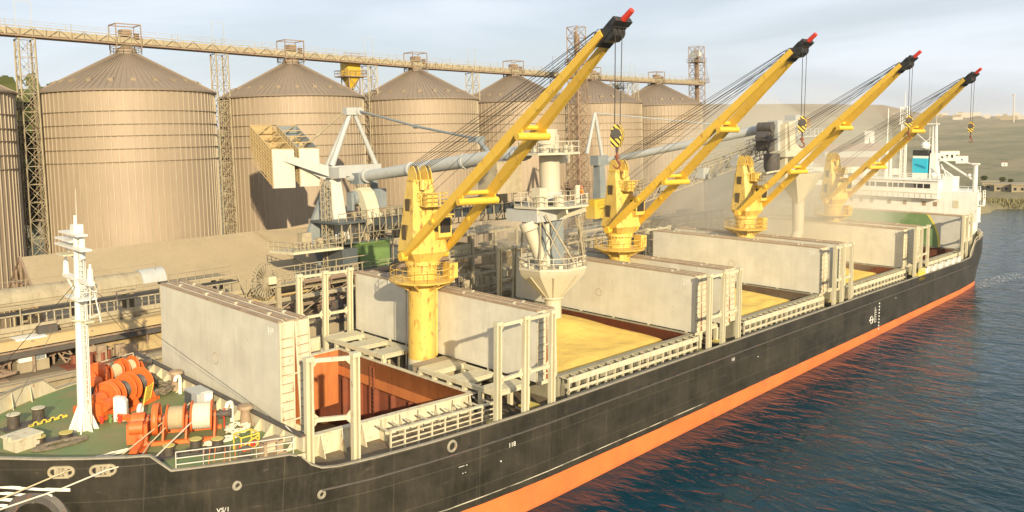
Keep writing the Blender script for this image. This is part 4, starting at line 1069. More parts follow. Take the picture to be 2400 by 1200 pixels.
g = G(); g.prism([(-20.72, -12.9, DK), (-20.72, -13.55, FD), (-20.72, -13.6, 10.55), (-20.72, 13.6, 10.55), (-20.72, 13.55, FD), (-20.72, 12.9, DK)], (.17, 0, 0)); gd = G(); gd.bx(-20.85, -20.45, -13.5, 13.5, 10.55, 10.66)
for i in range(18):
    y = -12.8+i*1.5; g.prism([(-20.72, y, FD), (-21.5, y, FD), (-20.72, y, 10.5)], (0, .06, 0))
part(ship, 'breakwater', g, 'cover_side'); part(ship, 'breakwater_cap', gd, 'dark_steel')
g = G(); zp = 8.6
px_ = [x for x in xs if x >= 116]
for a, b in zip(px_[:-1], px_[1:]): g.add([(a, -hb(a, zp)+.1, zp), (b, -hb(b, zp)+.1, zp), (b, hb(b, zp)-.1, zp), (a, hb(a, zp)-.1, zp)], [(0, 1, 2, 3)])
part(ship, 'poop_deck', g, 'deck_green')
# hatch coamings and holds
for n, h in enumerate(HATCH):
    x0, x1, w0, w1 = h; top = 8.4 if n == 0 else 8.95; t_ = .12
    g = G(); gi = G()
    for s in (-1, 1):
        yo0, yo1 = s*(w0+.12), s*(w1+.12)
        P = [(x0, yo0, DK), (x1, yo1, DK), (x1, yo1, top), (x0, yo0, top)]; g.add(P, [(0, 1, 2, 3) if s < 0 else (3, 2, 1, 0)])
        zb_ = 3.9 if n else (3.0 if s > 0 else 5.9)
        P = [(x0, s*w0, zb_), (x1, s*w1, zb_), (x1, s*w1, top), (x0, s*w0, top)]; gi.add(P, [(3, 2, 1, 0) if s < 0 else (0, 1, 2, 3)])
        g.add([(x0, s*(w0-.1), top), (x1, s*(w1-.1), top), (x1, s*(w1+.45), top), (x0, s*(w0+.45), top), (x0, s*(w0-.1), top+.08), (x1, s*(w1-.1), top+.08), (x1, s*(w1+.45), top+.08), (x0, s*(w0+.45), top+.08)], [(3, 2, 1, 0), (4, 5, 6, 7), (0, 1, 5, 4), (3, 7, 6, 2)] if s > 0 else [(0, 1, 2, 3), (7, 6, 5, 4), (4, 5, 1, 0), (2, 6, 7, 3)])
        nst = 9 if n == 0 else 14
        for i in range(nst):
            x = x0+.3+(x1-x0-.6)*i/(nst-1); w = w0+(w1-w0)*(x-x0)/(x1-x0)
            g.prism([(x, s*(w+.12), DK), (x, s*(w+1.0), DK), (x, s*(w+.42), top)], (.07, 0, 0))
    for (xx, w, sg) in ((x0, w0, -1), (x1, w1, 1)):
        g.bx(xx-(.12 if sg < 0 else 0), xx+(.12 if sg > 0 else 0), -w-.1, w+.1, DK, top); g.bx(xx-(.4 if sg < 0 else -.0), xx+(.4 if sg > 0 else 0), -w-.45, w+.45, top, top+.08)
        zb_ = 3.9 if n else 5.9
        P = [(xx, -w, zb_), (xx, w, zb_), (xx, w, top), (xx, -w, top)]; gi.add(P, [(0, 1, 2, 3) if sg < 0 else (3, 2, 1, 0)])
    part(ship, 'hatch_coaming', g, 'cover_side' if n == 0 else 'coaming_shade')
    part(ship, 'hold_lining', gi, 'rust_orange' if n == 0 else 'rust_dark')
    # hold space under the deck
    g = G(); wy = min(13.5, hb(x0, 2)-.8); lo = -3 if n == 0 else 2
    X0, X1 = x0-1.6, x1+1.6 if n else x1+.4
    zt = 3.9 if n else 5.9
    g.add([(X0, -wy, lo), (X1, -wy, lo), (X1, wy, lo), (X0, wy, lo), (X0, -wy, zt), (X1, -wy, zt), (X1, wy, zt), (X0, wy, zt)], [(0, 1, 2, 3), (0, 4, 5, 1), (1, 5, 6, 2), (2, 6, 7, 3), (3, 7, 4, 0)])
    g.add([(X0, -wy, zt), (X0, wy, zt), (x0, w0, zt), (x0, -w0, zt)], [(0, 1, 2, 3)]); g.add([(X1, -wy, zt), (x1, -w1, zt), (x1, w1, zt), (X1, wy, zt)], [(0, 1, 2, 3)])
    g.add([(X0, wy, zt), (X1, wy, zt), (x1, w1, zt), (x0, w0, zt)], [(0, 1, 2, 3)]); g.add([(X0, -wy, zt), (x0, -w0, zt), (x1, -w1, zt), (X1, -wy, zt)], [(0, 1, 2, 3)])
    if n == 0:
        for i in range(10): g.bx(X0+1+i*1.5, X0+1.12+i*1.5, wy-.5, wy, lo, 2.8)
        for i in range(9): g.bx(X1-.5, X1, -wy+1.2+i*2.6, -wy+1.35+i*2.6, lo, 5.8)
        g.ladder((x1-.3, 3.5, -2.5), (x1-.3, 3.5, 8), .6, .4, (0, 1, 0), .05)
        for i in range(22): g.box((x1-.02, -8.5+i*.8, 6.9), (.06, .1, .1))
    part(ship, 'hold', g, 'rust_dark')
    # guard rail outside the coaming
    g = G()
    if n == 0:
        pts = [(-12.6, -11.9, DK), (-3.0, -12.7, DK)]; a, b = Vector(pts[0]), Vector(pts[1])
        for z, w_, h_ in ((1.62, .3, .14), (1.15, .09, .09), (.72, .09, .09), (.35, .09, .09)): g.beam(a+Vector((0, 0, z)), b+Vector((0, 0, z)), w_, h_)
        for i in range(9): p = a.lerp(b, i/8); g.beam(p, p+Vector((0, 0, 1.62)), .12, .12); g.beam(p+Vector((0, 0, 1.5)), p+Vector((0, 1.6, 1.55)), .1)
    else:
        pts = [(x0+.1, -13.9, DK), (x1-.1, -13.9, DK)]; a, b = Vector(pts[0]), Vector(pts[1])
        for z, w_, h_ in ((1.98, .12, .5), (1.12, .1, .24), (.62, .08, .1), (.3, .08, .08)): g.beam(a+Vector((0, 0, z)), b+Vector((0, 0, z)), w_, h_)
        for i in range(17): p = a.lerp(b, i/16); g.beam(p, p+Vector((0, 0, 2.1)), .2, .1); g.beam(p+Vector((0, 0, 2.1)), p+Vector((0, .9, 2.1)), .1)
    part(ship, 'side_rail', g, 'cover_side')
    g = G(); pp = [(a.x-1, a.y-.7, DK+.12), (b.x+1, b.y-.7, DK+.12)]
    for k in range(4): g.tube((pp[0][0], pp[0][1]-.25*k, DK+.15), (pp[1][0], pp[1][1]-.25*k, DK+.15), .07, .07, 6)
    part(ship, 'deck_pipe', g, 'dusty_steel')
# fairlead rail below gunwale: chain of scupper openings
g = G()
for i in range(58):
    x = -14+i*1.95+rnd.uniform(-.4, .4); y = -hb(x, 7.0)-.03; l = rnd.choice((.25, .3, .5, .8))
    g.bx(x, x+l, y, y+.06, 6.98, 7.14)
part(ship, 'scupper', g, 'black')
g = G()
for i in range(len(xs)-1):
    a, b = xs[i], xs[i+1]
    if -20 < a < 112: g.beam((a, -hb(a, 6.85)-.03, 6.88), (b, -hb(b, 6.85)-.03, 6.88), .1, .12)
part(ship, 'rubbing_strake', g, 'dark_steel')
for i, (x, z) in enumerate(((-9.9, 7.55), (-24.5, 8.2), (-19.6, 6.6))):
    g = G(); y = -hb(x, z); g.torus((x, y-.02, z), .36 if i == 0 else .22, .1, 22, 6, Matrix.Rotation(R(90), 3, 'X')); part(ship, 'fairlead', g, 'gunwale')
# mooring leads (recessed rollers) near the bow
for x in (-32.9, -31.1):
    y = -hb(x, 10.1); d = Vector((1, -(hb(x+.5, 10.1)-hb(x-.5, 10.1)), 0)).normalized(); nn = Vector((-d.y*-1, -d.x, 0)); nn = Vector((d.y, -d.x, 0))
    c = Vector((x, y, 10.15)); rot = Matrix((d, Vector((0, 0, 1)), nn)).transposed()
    g = G()
    for s in (-1, 1): g.torus(c+d*s*.42, .26, .09, 16, 6, rot)
    g.beam(c-d*.45+Vector((0, 0, .3)), c+d*.45+Vector((0, 0, .3)), .14, .12); g.beam(c-d*.45-Vector((0, 0, .3)), c+d*.45-Vector((0, 0, .3)), .14, .12)
    for s in (-1, 0, 1): g.tube(c+d*s*.3-Vector((0, 0, .22)), c+d*s*.3+Vector((0, 0, .22)), .09, .09, 8)
    ro = part(ship, 'roller_fairlead', g, 'dusty_steel'); g = G(); g.box(c-nn*.02, (.9, .5, .05), rot); part(ro, 'shade_plate', g, 'black')  # black plate stands in for the shaded interior of the lead
# anchor bolster
x, z = -33.7, 7.0; d = Vector((1, -(hb(x+.5, z)-hb(x-.5, z)), 0)).normalized(); nn = Vector((d.y, -d.x, 0)); rot = Matrix((d, Vector((0, 0, 1)), nn)).transposed()
g = G(); g.lathe([(1.95, -.9), (1.95, .3), (1.7, .5), (1.3, .5), (1.2, -.2)], Vector((x, -hb(x, z), z)), 32, rot=rot); part(ship, 'anchor_bolster', g, 'dark_steel')
g = G(); c = Vector((x, -hb(x, z), z))+nn*.5; g.beam(c-Vector((0, 0, .2)), c-Vector((0, 0, 2.4)), .35, .3); g.path([c-d*1.1-Vector((0, 0, 1.4)), c-Vector((0, 0, 2.4)), c+d*1.1-Vector((0, 0, 1.4))], .2); part(ship, 'anchor', g, 'dusty_steel')
# painted marks
def hullmark(txt, x, z, size, name='hull_mark'):
    y = -hb(x, z)-.03; d = Vector((1, -(hb(x+.5, z)-hb(x-.5, z)), 0)).normalized()
    u = Vector((0, -(hb(x, z+.5)-hb(x, z-.5)), 1)).normalized()
    text_part(ship, txt, size, frame_m((x, y-.02, z), d, u), 'mark_white', name)
hullmark('118', -4.2, 6.05, .5); hullmark('VS/1', -25.2, 6.6, .42); hullmark('161', 28.6, 6.2, .5); hullmark('— -', -8.9, 5.7, .5); hullmark('- -', -8.8, 5.2, .4)
g = G()
for i in range(4):
    for k in range(6):
        xa = -37.0+k*.75; xb = xa+.76; L_ = 4.3-i*.75
        if xa+37 > L_: continue
        z = 9.25-i*.42-.06*k
        ya, yb = -hb(xa, z)-.05, -hb(xb, z-.06)-.05
        g.prism([(xa, ya, z), (xb, yb, z-.05), (xb, yb, z+.14), (xa, ya, z+.2)], (0, .03, 0))
part(ship, 'bow_stripes', g, 'mark_white')
g = G(); xm, zm = 66, 3.9; ym = -16.05
g.torus((xm, ym, zm+.6), .5, .05, 22, 4, Matrix.Rotation(R(90), 3, 'X')); g.bx(xm-.75, xm+.75, ym, ym+.03, zm+.55, zm+.65)
for k in range(6): g.bx(xm+1.2, xm+1.8, ym, ym+.03, zm+.1+k*.32, zm+.16+k*.32)
g.bx(xm+1.17, xm+1.25, ym, ym+.03, zm, zm+2.2)
for k in range(9): g.bx(xm+2.6, xm+2.9, ym, ym+.03, zm-1.2+k*.45, zm-1.0+k*.45)
part(ship, 'load_line_mark', g, 'mark_white')
g = G()
for (x, z) in ((-5.3, 5.2), (34, 5.6), (75, 6.3)): g.box((x, -hb(x, z)-.02, z), (.1, .05, .1))
part(ship, 'weld_spot', g, 'mark_white')

# ------------------------------------------------------------------ GRAIN IN THE HOLDS
for k in range(4):
    x0, x1, w, _ = HATCH[k+1]
    g = G(); nx, ny = 110, 110
    ph = k*2.1
    for i in range(nx+1):
        for j in range(ny+1):
            x, y = x0+.02+(x1-x0-.04)*i/nx, -w+.02+(2*w-.04)*j/ny
            u, v_ = (x-x0)/(x1-x0), y/w
            z = 8.3+.32*v_+.7*math.exp(-((u-.55)**2*5+(v_-.15)**2*2.2)) + .12*math.sin(x*.5+y*.25+ph)*math.cos(y*.4+ph)
            z -= (.75 if v_ < 0 else .15)*max(0, abs(v_)-.72)/.28 + .3*max(0, abs(u-.5)-.42)/.08
            q = Vector((x, y, k*9)); e = min(1, (1-abs(v_))*5)*min(1, (.5-abs(u-.5))*8); z += .55*e*(.30*mnoise.noise(q*.22)+.16*(.5-abs(mnoise.noise(q*.45+Vector((0, 0, 5)))))*1.6+.06*mnoise.noise(q*1.6))
            if k == 3: z -= 2.6
            if k == 0: z += .9*math.exp(-((x-19.3)**2+(y+1)**2)/9)
            g.v.append((x, y, z))
    for i in range(nx):
        for j in range(ny): o = i*(ny+1)+j; g.f.append((o, o+ny+1, o+ny+2, o+1)); g.m.append(0)
    if k < 3:
        solo('grain_heap', g, 'grain', ['golden grain heap under the big loader funnel in the second hatch', 'rippled golden grain heap in the third hatch, behind the second crane', 'small visible triangle of golden grain in the fourth hatch'][k], 'grain', (x0+10, 0, 5), 'grain heaps filling the holds')
g = G()
for i in range(21):
    for j in range(21):
        x, y = -18.4+17*i/20, -12.3+24.6*j/20; g.v.append((x, y, .2+.9*math.exp(-((x+14)**2+(y+5)**2)/40)+.12*math.sin(x*1.3+y)))
for i in range(20):
    for j in range(20): o = i*21+j; g.f.append((o, o+21, o+22, o+1)); g.m.append(0)
solo('grain_residue', g, 'ochre', 'thin layer of brownish grain on the floor of the nearly empty first hold', 'grain', (-10, 0, 0))

# ------------------------------------------------------------------ HATCH COVERS (folded upright)
def leaf(x, w, z0, z1, th, tilt, face):
    """upright leaf: local origin at base centre"""
    g = G()
    g.box((0, 0, (z1-z0)/2), (th, 2*w, z1-z0), None, 0, [0, 3, 1, 1, 2, 2])
    n = int((z1-z0)/.62)
    for s in (-1, 1):
        g.bx(-th/2, th/2, s*w-.0 if s > 0 else -w-.09, s*w+.09 if s > 0 else -w, 0, .12, 1); g.bx(-th/2, -th/2+.1, min(s*w, s*(w+.09)), max(s*w, s*(w+.09)), 0, z1-z0, 1); g.bx(th/2-.1, th/2, min(s*w, s*(w+.09)), max(s*w, s*(w+.09)), 0, z1-z0, 1)
        for i in range(1, n): g.bx(-th/2+.1, th/2-.1, min(s*w, s*(w+.05)), max(s*w, s*(w+.05)), i*.62, i*.62+.05, 2)
    g.bx(-th/2-.04, -th/2+.3, -w, w, z1-z0, z1-z0+.14, 2); g.bx(.05, th/2, -w, w, z1-z0, z1-z0+.1, 2)
    g.tube((.12, -w+.2, z1-z0+.14), (.12, w-.2, z1-z0+.14), .08, .08, 6, 2)
    g.bx(-th/2+.3, .02, -w, w, z1-z0, z1-z0+.03, 1); g.tube((-.15, -w+.2, z1-z0+.1), (-.15, w-.2, z1-z0+.1), .06, .06, 6, 1)
    for i in range(4): y = -w+2*w*(i+.5)/4; g.bx(-.05, .2, y-.12, y+.12, z1-z0, z1-z0+.26, 1)
    g.bx(-th/2+.1, th/2-.1, -w+.3, w-.3, -.04, 0, 2)
    return g
def stack(x, w, z0, z1, label, mark=None, face='cover_grey', th=1.05):
    t = thing('hatch_cover', label, 'hatch cover', (x, 0, z0), 0, 'folded hatch covers standing upright')
    a = leaf(x, w, z0, z1, th, 0, face); a = part(t, 'cover_panel', a, [face, 'cover_side', 'seal_brown', 'rust_orange'], local=True, loc=(th/2, 0, 0))
    b = leaf(x, w-.02, z0, z1-.05, th, 0, face)
    bo = part(t, 'cover_panel', b, ['rust_orange', 'cover_side', 'seal_brown', 'cover_grey'], local=True, loc=(th*1.5+.42, 0, .02), rot=(0, -R(3.0), 0))
    for s in (-1, 1):
        for z in (.5, (z1-z0)*.5): g = G(); g.tube((th*.5, s*(w+.05), z), (th*1.6, s*(w+.05), z+.1), .06, .06, 6); part(t, 'hinge_link', g, 'cream', local=True)
        g = G(); g.bx(th*.6, th*1.9, s*(w-.5)-.15, s*(w-.5)+.15, -.5, 0); part(t, 'rest_pad', g, 'cream', local=True)
    for i in range(6): g = G(); g.bx(-.05, .12, -w+1+i*(2*w-2)/5-.12, -w+1+i*(2*w-2)/5+.12, -.32, .02); part(t, 'cleat', g, 'cream', local=True)
    g = G(); g.torus((-.01, .3*0+ -w*.02, (z1-z0)*.42), .42, .025, 20, 4, Matrix.Rotation(R(90), 3, 'Y'))
    part(t, 'lifting_mark', g, 'seal_brown', local=True)
    if mark: text_part(t, mark, .85, frame_m((x-.02, -w+1.15, z1-1.05), (0, -1, 0), (0, 0, 1)), 'mark_white')
    return t
stack(-20.05, 9.62, 9.75, 17.1, 'large pale grey folded hatch cover marked 1P standing behind the forecastle', '1P', th=1.1)
for k in range(4):
    stack(1.64+30*k, 13, 9.1, 15.05, ['folded hatch cover behind the nearest crane column, partly hidden by it', 'folded hatch cover marked 3P just behind the second crane column', 'folded hatch cover behind the third crane column', 'folded hatch cover behind the fourth crane column'][k], None if k == 0 else str(k+2)+'P')
for k in range(4):
    stack(25.85+30*k, 13, 9.1, 15.05, ['folded hatch cover marked 2P at the far end of the grain under the loader funnel', 'folded hatch cover behind the rippled grain of the third hatch', 'folded hatch cover right of the third crane, end wall of the fourth hatch', 'folded hatch cover painted with part of the green helicopter circle'][k], (str(k+2)+'P') if k < 3 else None, 'cover_helideck' if k == 3 else 'cover_grey')

# ------------------------------------------------------------------ COVER SUPPORT FRAMES
def frame(xsv, y, z0, z1, label, group='white steel support frames beside the hatch covers', ys=None):
    t = thing('support_frame', label, 'frame', (xsv[0], y, z0), 0, group)
    ys = ys or [y]*len(xsv)
    for x, yy in zip(xsv, ys):
        g = G()
        g.bx(x-.27, x-.12, yy-.18, yy+.18, z0, z1); g.bx(x+.12, x+.27, yy-.18, yy+.18, z0, z1); g.bx(x-.13, x+.13, yy+.1, yy+.2, z0, z1-.2)
        g.bx(x-.31, x+.31, yy-.24, yy+.24, z1-.25, z1+.05); g.prism([(x-.4, yy, z0), (x-.8, yy, z0), (x-.4, yy, z0+1)], (0, .08, 0)); 
        part(t, 'post', g, 'cream')
    for (xa, ya), (xb, yb) in zip(list(zip(xsv, ys))[:-1], list(zip(xsv, ys))[1:]):
        for z in (z1-.25, z0+(z1-z0)*.5):
            g = G(); a, b = Vector((xa+.4, ya, z)), Vector((xb-.4, yb, z)); g.beam(a, b, .26, .26)
            for p, s in ((a, 1), (b, -1)):
                for dz in (-.45, .45): 
                    if z+dz < z1: g.prism([p, p+Vector((s*.45, 0, 0)), p+Vector((0, 0, dz))], (0, .06, 0))
            part(t, 'cross_bar', g, 'cream')
    return t
frame([-19.6, -16.75], -12.4, DK, 15.25, 'white two post frame standing in front of the orange first hold', ys=[-12.5, -13.6])
FR = [[-5.2, -2.2, .9], [24.8, 27.5, 30.7], [55, 57.4, 60.2], [84.4, 87, 90], [110.4, 112.8, 115.2]]
nl = ['nearest', 'second', 'third', 'fourth', 'last']
for k, f in enumerate(FR):
    frame(f, -15.35 if k < 4 else -14.7, DK, 15.7, ['three post white frame on the near rail before the loader spout', 'three post white frame on the near rail right of the 2P hatch cover', 'three post white frame on the near rail between third and fourth hatches', 'three post white frame on the near rail between fourth and fifth hatches', 'three post white frame on the near rail beside the green helideck cover'][k])
frame([-5.0, -2.0, 1.0], 13.2, DK, 15.65, 'three post white frame on the quay side behind the orange first hold')
frame([24.8, 27.5, 30.6], 15.0, DK, 15.3, 'quay side three post frame hidden mostly behind the second crane')
frame([57.4, 60.6, 63.4], 15.3, DK, 15.1, 'quay side frame seen left of the third hatch cover')
# deck platforms between holds, deck houses
def trestle(t, x0, x1, y0, y1, z, bays):
    g = G()
    g.bx(x0, x1, y0, y1, z-.06, z) if bays < 0 else None
    for i in range(abs(bays)+1):
        y = y0+(y1-y0)*i/abs(bays)
        g.beam((x0, y, z-.15), (x1, y, z-.15), .35, .3)
        for x in (x0, x1): g.bx(x-.18, x+.18, y-.18, y+.18, DK, z-.3)
        if i % 2 == 0 and bays > 0: g.bx(x0, x1, y, y+(y1-y0)/abs(bays), z, z+.06)
    for x in (x0, x1): g.beam((x, y0, z-.15), (x, y1, z-.15), .4, .34)
    part(t, 'top_frame', g, 'cream')
for k in range(4):
    X = 30*k
    t = thing('deck_trestle', ['nearest cream steel trestle across the deck between orange first hold and crane', 'cream deck trestle by the second crane', 'cream deck trestle by the third crane', 'cream deck trestle by the fourth crane'][k], 'trestle', (X-1.6, 0, DK), 0, 'cream steel trestles between the hatches')
    trestle(t, X-2.5, X+.9, -12.6, -2.8, 9.1, 5); trestle(t, X-2.5, X+.9, 2.6, 12.4, 9.1, 5)
    g = G(); g.bx(X-2.3, X+1.3, -4.4, -1.5, DK, 9.0); g.bx(X-2.4, X+1.4, -4.5, -1.4, 9.0, 9.12); part(t, 'deck_locker', g, 'concrete')
    g = G()
    for i in range(16):
        y = rnd.uniform(-13, 12.5); s = rnd.uniform(.25, .6)
        if abs(y) < 2: continue
        g.bx(X-1.9, X-1.9+s, y, y+s, DK, DK+rnd.uniform(.4, 1.3)); g.tube((X-.6, y, DK), (X-.6, y, DK+rnd.uniform(.5, 1.2)), .15, .15, 8)
    g.tube((X-1, -14.2, DK+.3), (X-1, 14, DK+.3), .12, .12, 6); g.tube((X-.3, -14.2, DK+.5), (X-.3, 14, DK+.5), .09, .09, 6)
    part(t, 'deck_fitting', g, 'dark_steel')
    g = G(); g.tube((X-.6, -7.2, DK), (X-.6, -7.2, DK+1.25), .5, .5, 14); g.tube((X-.6, -7.2, DK+1.25), (X-.6, -7.2, DK+1.4), .56, .56, 14); part(t, 'vent_head', g, 'blue_grey')
    g = G(); g.bx(X+.1, X+1.5, -13.6, -12.4, DK+.5, DK+.62); part(t, 'grating', g, 'bollard_top'); g = G(); g.bx(X-4.2, X-3, -14.2, -13, DK+.3, DK+.42); part(t, 'grating', g, 'bollard_top')

# ------------------------------------------------------------------ DECK CRANES
cr = thing('deck_crane', '', 'crane', (0, 0, DK), 0, 'yellow deck cranes on the centreline')
g = G(); g.lathe([(1.3, 2.2), (1.3, 9.3), (1.45, 9.5)], n=36); g.bx(-.42, .42, 1.22, 1.42, 2.2, 9.3); part(cr, 'column', g, 'yellow', local=True)
g = G(); g.lathe([(1.42, 0), (1.36, .6), (1.32, 2.2)], n=36); part(cr, 'column_base', g, 'cover_side', local=True)
g = G(); g.ladder((-.95, -1.15, .3), (-.95, -1.15, 9.3), .45, .35, (.77, -.64, 0), .035); part(cr, 'ladder', g, 'dark_steel', local=True)
g = G(); g.lathe([(1.3, 9.0), (3.0, 9.45), (3.05, 9.6), (1.2, 9.62)], n=40)
for i in range(8): a = i*.785; g.beam((1.3*math.cos(a), 1.3*math.sin(a), 8.7), (2.8*math.cos(a), 2.8*math.sin(a), 9.45), .1, .3)
part(cr, 'platform', g, 'yellow', local=True)
g = G(); g.rail([(2.95*math.cos(2*math.pi*i/16), 2.95*math.sin(2*math.pi*i/16), 9.6) for i in range(16)], 1.1, .035, 1.2, 2, 4, closed=True); part(cr, 'platform_rail', g, 'yellow', local=True)
g = G(); g.bx(.4, 1.6, 2.0, 2.9, 9.6, 11.0); part(cr, 'oil_cabinet', g, 'yellow', local=True)
g = G(); g.lathe([(1.38, 9.6), (1.38, 11.0), (1.62, 11.0), (1.62, 11.35), (1.4, 11.4)], n=40)
for i in range(26): a = i*2*math.pi/26; g.tube((1.53*math.cos(a), 1.53*math.sin(a), 10.85), (1.53*math.cos(a), 1.53*math.sin(a), 11.0), .05, .05, 6)
part(cr, 'slewing_ring', g, 'yellow', local=True)
# tower: section rectangle with chamfered corners, back face upright
def sect(z, u0, u1, w, ch): return [(u0, -w+ch, z), (u0+ch, -w, z), (u1-ch, -w, z), (u1, -w+ch, z), (u1, w-ch, z), (u1-ch, w, z), (u0+ch, w, z), (u0, w-ch, z)]
g = G()
S_ = [sect(11.35, -1.2, 1.35, 1.35, .35), sect(12.2, -1.55, 1.9, 1.95, .45), sect(14.5, -1.5, 1.5, 1.6, .45), sect(17.6, -1.35, .8, 1.2, .4), sect(18.6, -1.2, .4, 1.05, .3)]
for s in S_: g.v += s
for k in range(len(S_)-1):
    for i in range(8): j = (i+1) % 8; g.f.append((k*8+i, k*8+j, (k+1)*8+j, (k+1)*8+i)); g.m.append(0)
g.f.append(tuple(range(32, 40))); g.m.append(0); g.f.append(tuple(range(7, -1, -1))); g.m.append(0)
g.lathe([(.2, 0), (.2, .04)], (0, 0, 18.6), 8)
part(cr, 'tower', g, 'yellow', local=True)
g = G()
for s in (-.62, .62):
    for dx_ in (-.2, .2):
        g.prism([(-1.15, s+dx_-.04, 18.4), (.55, s+dx_-.04, 18.4), (.35, s+dx_-.04, 19.4), (-.1, s+dx_-.04, 20.0), (-.65, s+dx_-.04, 20.0), (-1.0, s+dx_-.04, 19.5)], (0, .08, 0))
g.bx(-1.0, .3, -1.1, 1.1, 18.6, 18.75)
part(cr, 'sheave_bracket', g, 'yellow', local=True)
for s in (-.62, .62):
    g = G(); g.tube((-.4, s-.13, 19.5), (-.4, s+.13, 19.5), .5, .5, 22); g.torus((-.4, s, 19.5), .5, .06, 22, 5, Matrix.Rotation(R(90), 3, 'X')); part(cr, 'sheave', g, 'dark_steel', local=True)
for z, h_ in ((15.9, 1.1), (13.3, 1.35)):
    g = G(); w_ = 1.95-(z-12.2)*.15 if z < 14.5 else 1.6-(z-14.5)*.13; g.bx(-.55, .15, -w_-.03, -w_+.4, z, z+h_); part(cr, 'side_window', g, 'window_hole', local=True)
g = G(); g.bx(1.0, 2.3, .35, 1.75, 13.6, 15.6); g.bx(.9, 2.5, .25, 1.85, 15.6, 15.75); g.prism([(1.0, .35, 13.6), (2.3, .35, 13.6), (1.0, .35, 12.9)], (0, 1.4, 0)); part(cr, 'cab', g, 'yellow', local=True)
g = G(); g.bx(2.28, 2.34, .5, 1.6, 14.0, 15.4); g.bx(1.4, 2.2, .31, .36, 14.1, 15.3); part(cr, 'cab_window', g, 'glass_dark', local=True)
g = G(); g.bx(.9, 2.2, -1.0, 1.4, 16.4, 16.5); g.rail([(.9, -1.0, 16.5), (2.2, -1.0, 16.5), (2.2, 1.4, 16.5), (.9, 1.4, 16.5)], 1.1, .035, .8, 3, 4); g.bx(1.2, 1.9, -.6, .5, 16.5, 17.6); part(cr, 'service_platform', g, 'yellow', local=True)
g = G(); g.lathe([(.25, 0), (.25, .9)], (1.1, -.6, 17.9), 8); g.bx(-1.75, -1.5, -.5, .5, 12.2, 17.4); part(cr, 'vent_box', g, 'yellow', local=True)
FZ, FU, JL = 11.85, .3, 29.8       # foot height, foot offset, jib length
jib = G()
for s in (-1, 1):
    P0, P1, P2, P3 = Vector((0, s*2.2, 0)), Vector((3, s*2.05, 0)), Vector((JL*.55, s*1.2, 0)), Vector((JL-.2, s*.55, 0))
    jib.taper(P0, P1, .3, .4, .46, .7); jib.taper(P1, P2, .46, .7, .55, .82); jib.taper(P2, P3, .55, .82, .38, .52)
    jib.tube(P0-Vector((0, .3, 0)), P0+Vector((0, .3, 0)), .42, .42, 14)
    jib.tube(Vector((6, s*1.9-.35, 0)), Vector((6, s*1.9+.35, 0)), .22, .22, 10)
jo = part(cr, 'jib', jib, 'jib_yellow', local=True, loc=(FU, 0, FZ), rot=(0, -R(39.6), 0))
for f_ in (.34, .64):
    w_ = 2.2-1.55*f_; g = G(); g.tube((JL*f_, -w_-.35, -.75), (JL*f_, w_+.35, -.75), .3, .3, 12); g.tube((JL*f_, -w_, .1), (JL*f_, w_, .1), .2, .2, 8)
    for s in (-1, 1): g.prism([(JL*f_-.5, s*w_, -.2), (JL*f_+.5, s*w_, -.2), (JL*f_+.2, s*w_, -.9), (JL*f_-.2, s*w_, -.9)], (0, .1, 0))
    part(jo, 'cross_tie', g, 'jib_yellow', local=True)
g = G(); g.bx(JL-1.1, JL+.9, -.62, .62, -.42, .2); g.bx(JL-.8, JL-.2, -.4, .4, .2, .48); g.bx(JL+.9, JL+1.4, -.8, .8, -.35, .05); g.prism([(JL-.6, -.55, -.42), (JL+.7, -.55, -.42), (JL+.5, -.55, -.75), (JL-.1, -.55, -.75)], (0, 1.1, 0))
for s in (-.45, 0, .45): g.tube((JL+.3, s-.12, -.3), (JL+.3, s+.12, -.3), .48, .48, 18)
g.tube((JL-.6, -.72, .15), (JL-.6, .72, .15), .26, .26, 14)
part(jo, 'jib_head', g, 'black', local=True)
g = G(); g.tube((JL+1.4, 0, -.18), (JL+2.35, 0, -.22), .22, .2, 14); part(jo, 'tip_cap', g, 'red', local=True)
ELS = [R(37.2), R(39.9), R(41.5), R(40.5)]
def jp(EL, l, v, w=0): return Vector((FU+l*math.cos(EL)-w*math.sin(EL), v, FZ+l*math.sin(EL)+w*math.cos(EL)))
def ropes(EL):
    g = G()
    for s in (-.8, .8):
        for i, (du, l, w) in enumerate(((-.15, JL-.6, .5), (0, JL-.2, .4), (.15, JL-1.0, .45), (.1, JL-.9, .35))):
            a, b = Vector((-.4, s+(i-1.5)*.1, 20.05-.08*i)), jp(EL, l, s*.75+(i-1.5)*.08, w); m_ = a.lerp(b, .5)-Vector((0, 0, .18*i)); g.path([a, a.lerp(b, .25)-Vector((0, 0, .13*i)), m_, a.lerp(b, .75)-Vector((0, 0, .13*i)), b], .028, 4)
    for s in (-.6, .6): g.path([Vector((.9, s, 17.6)), jp(EL, JL-1.0, s*.6, .5)], .022, 4)
    h = G(); T_ = jp(EL, JL+.5, 0, -.7)
    for s in (-.32, .32): h.tube(T_+Vector((0, s, 0)), Vector((T_.x, s*.8, T_.z-6.0)), .032, .032, 5)
    return g, h, T_
g, h_, T0 = ropes(ELS[0]); part(cr, 'luffing_rope', g, 'cable', local=True); part(cr, 'hoist_rope', h_, 'cable', local=True)
jo.rotation_euler = (0, -ELS[0], 0)
AZ = [R(-97.3), R(-98.3), R(-99), R(-107.4)]
TT = [T0]
cl = ['nearest', 'second', 'third', 'farthest']
cx_ = ['its jib reaching highest of all', 'right of the loader funnel', 'between the third and fourth hatches', 'beside the white accommodation, dimmed by dust']
cranes = []
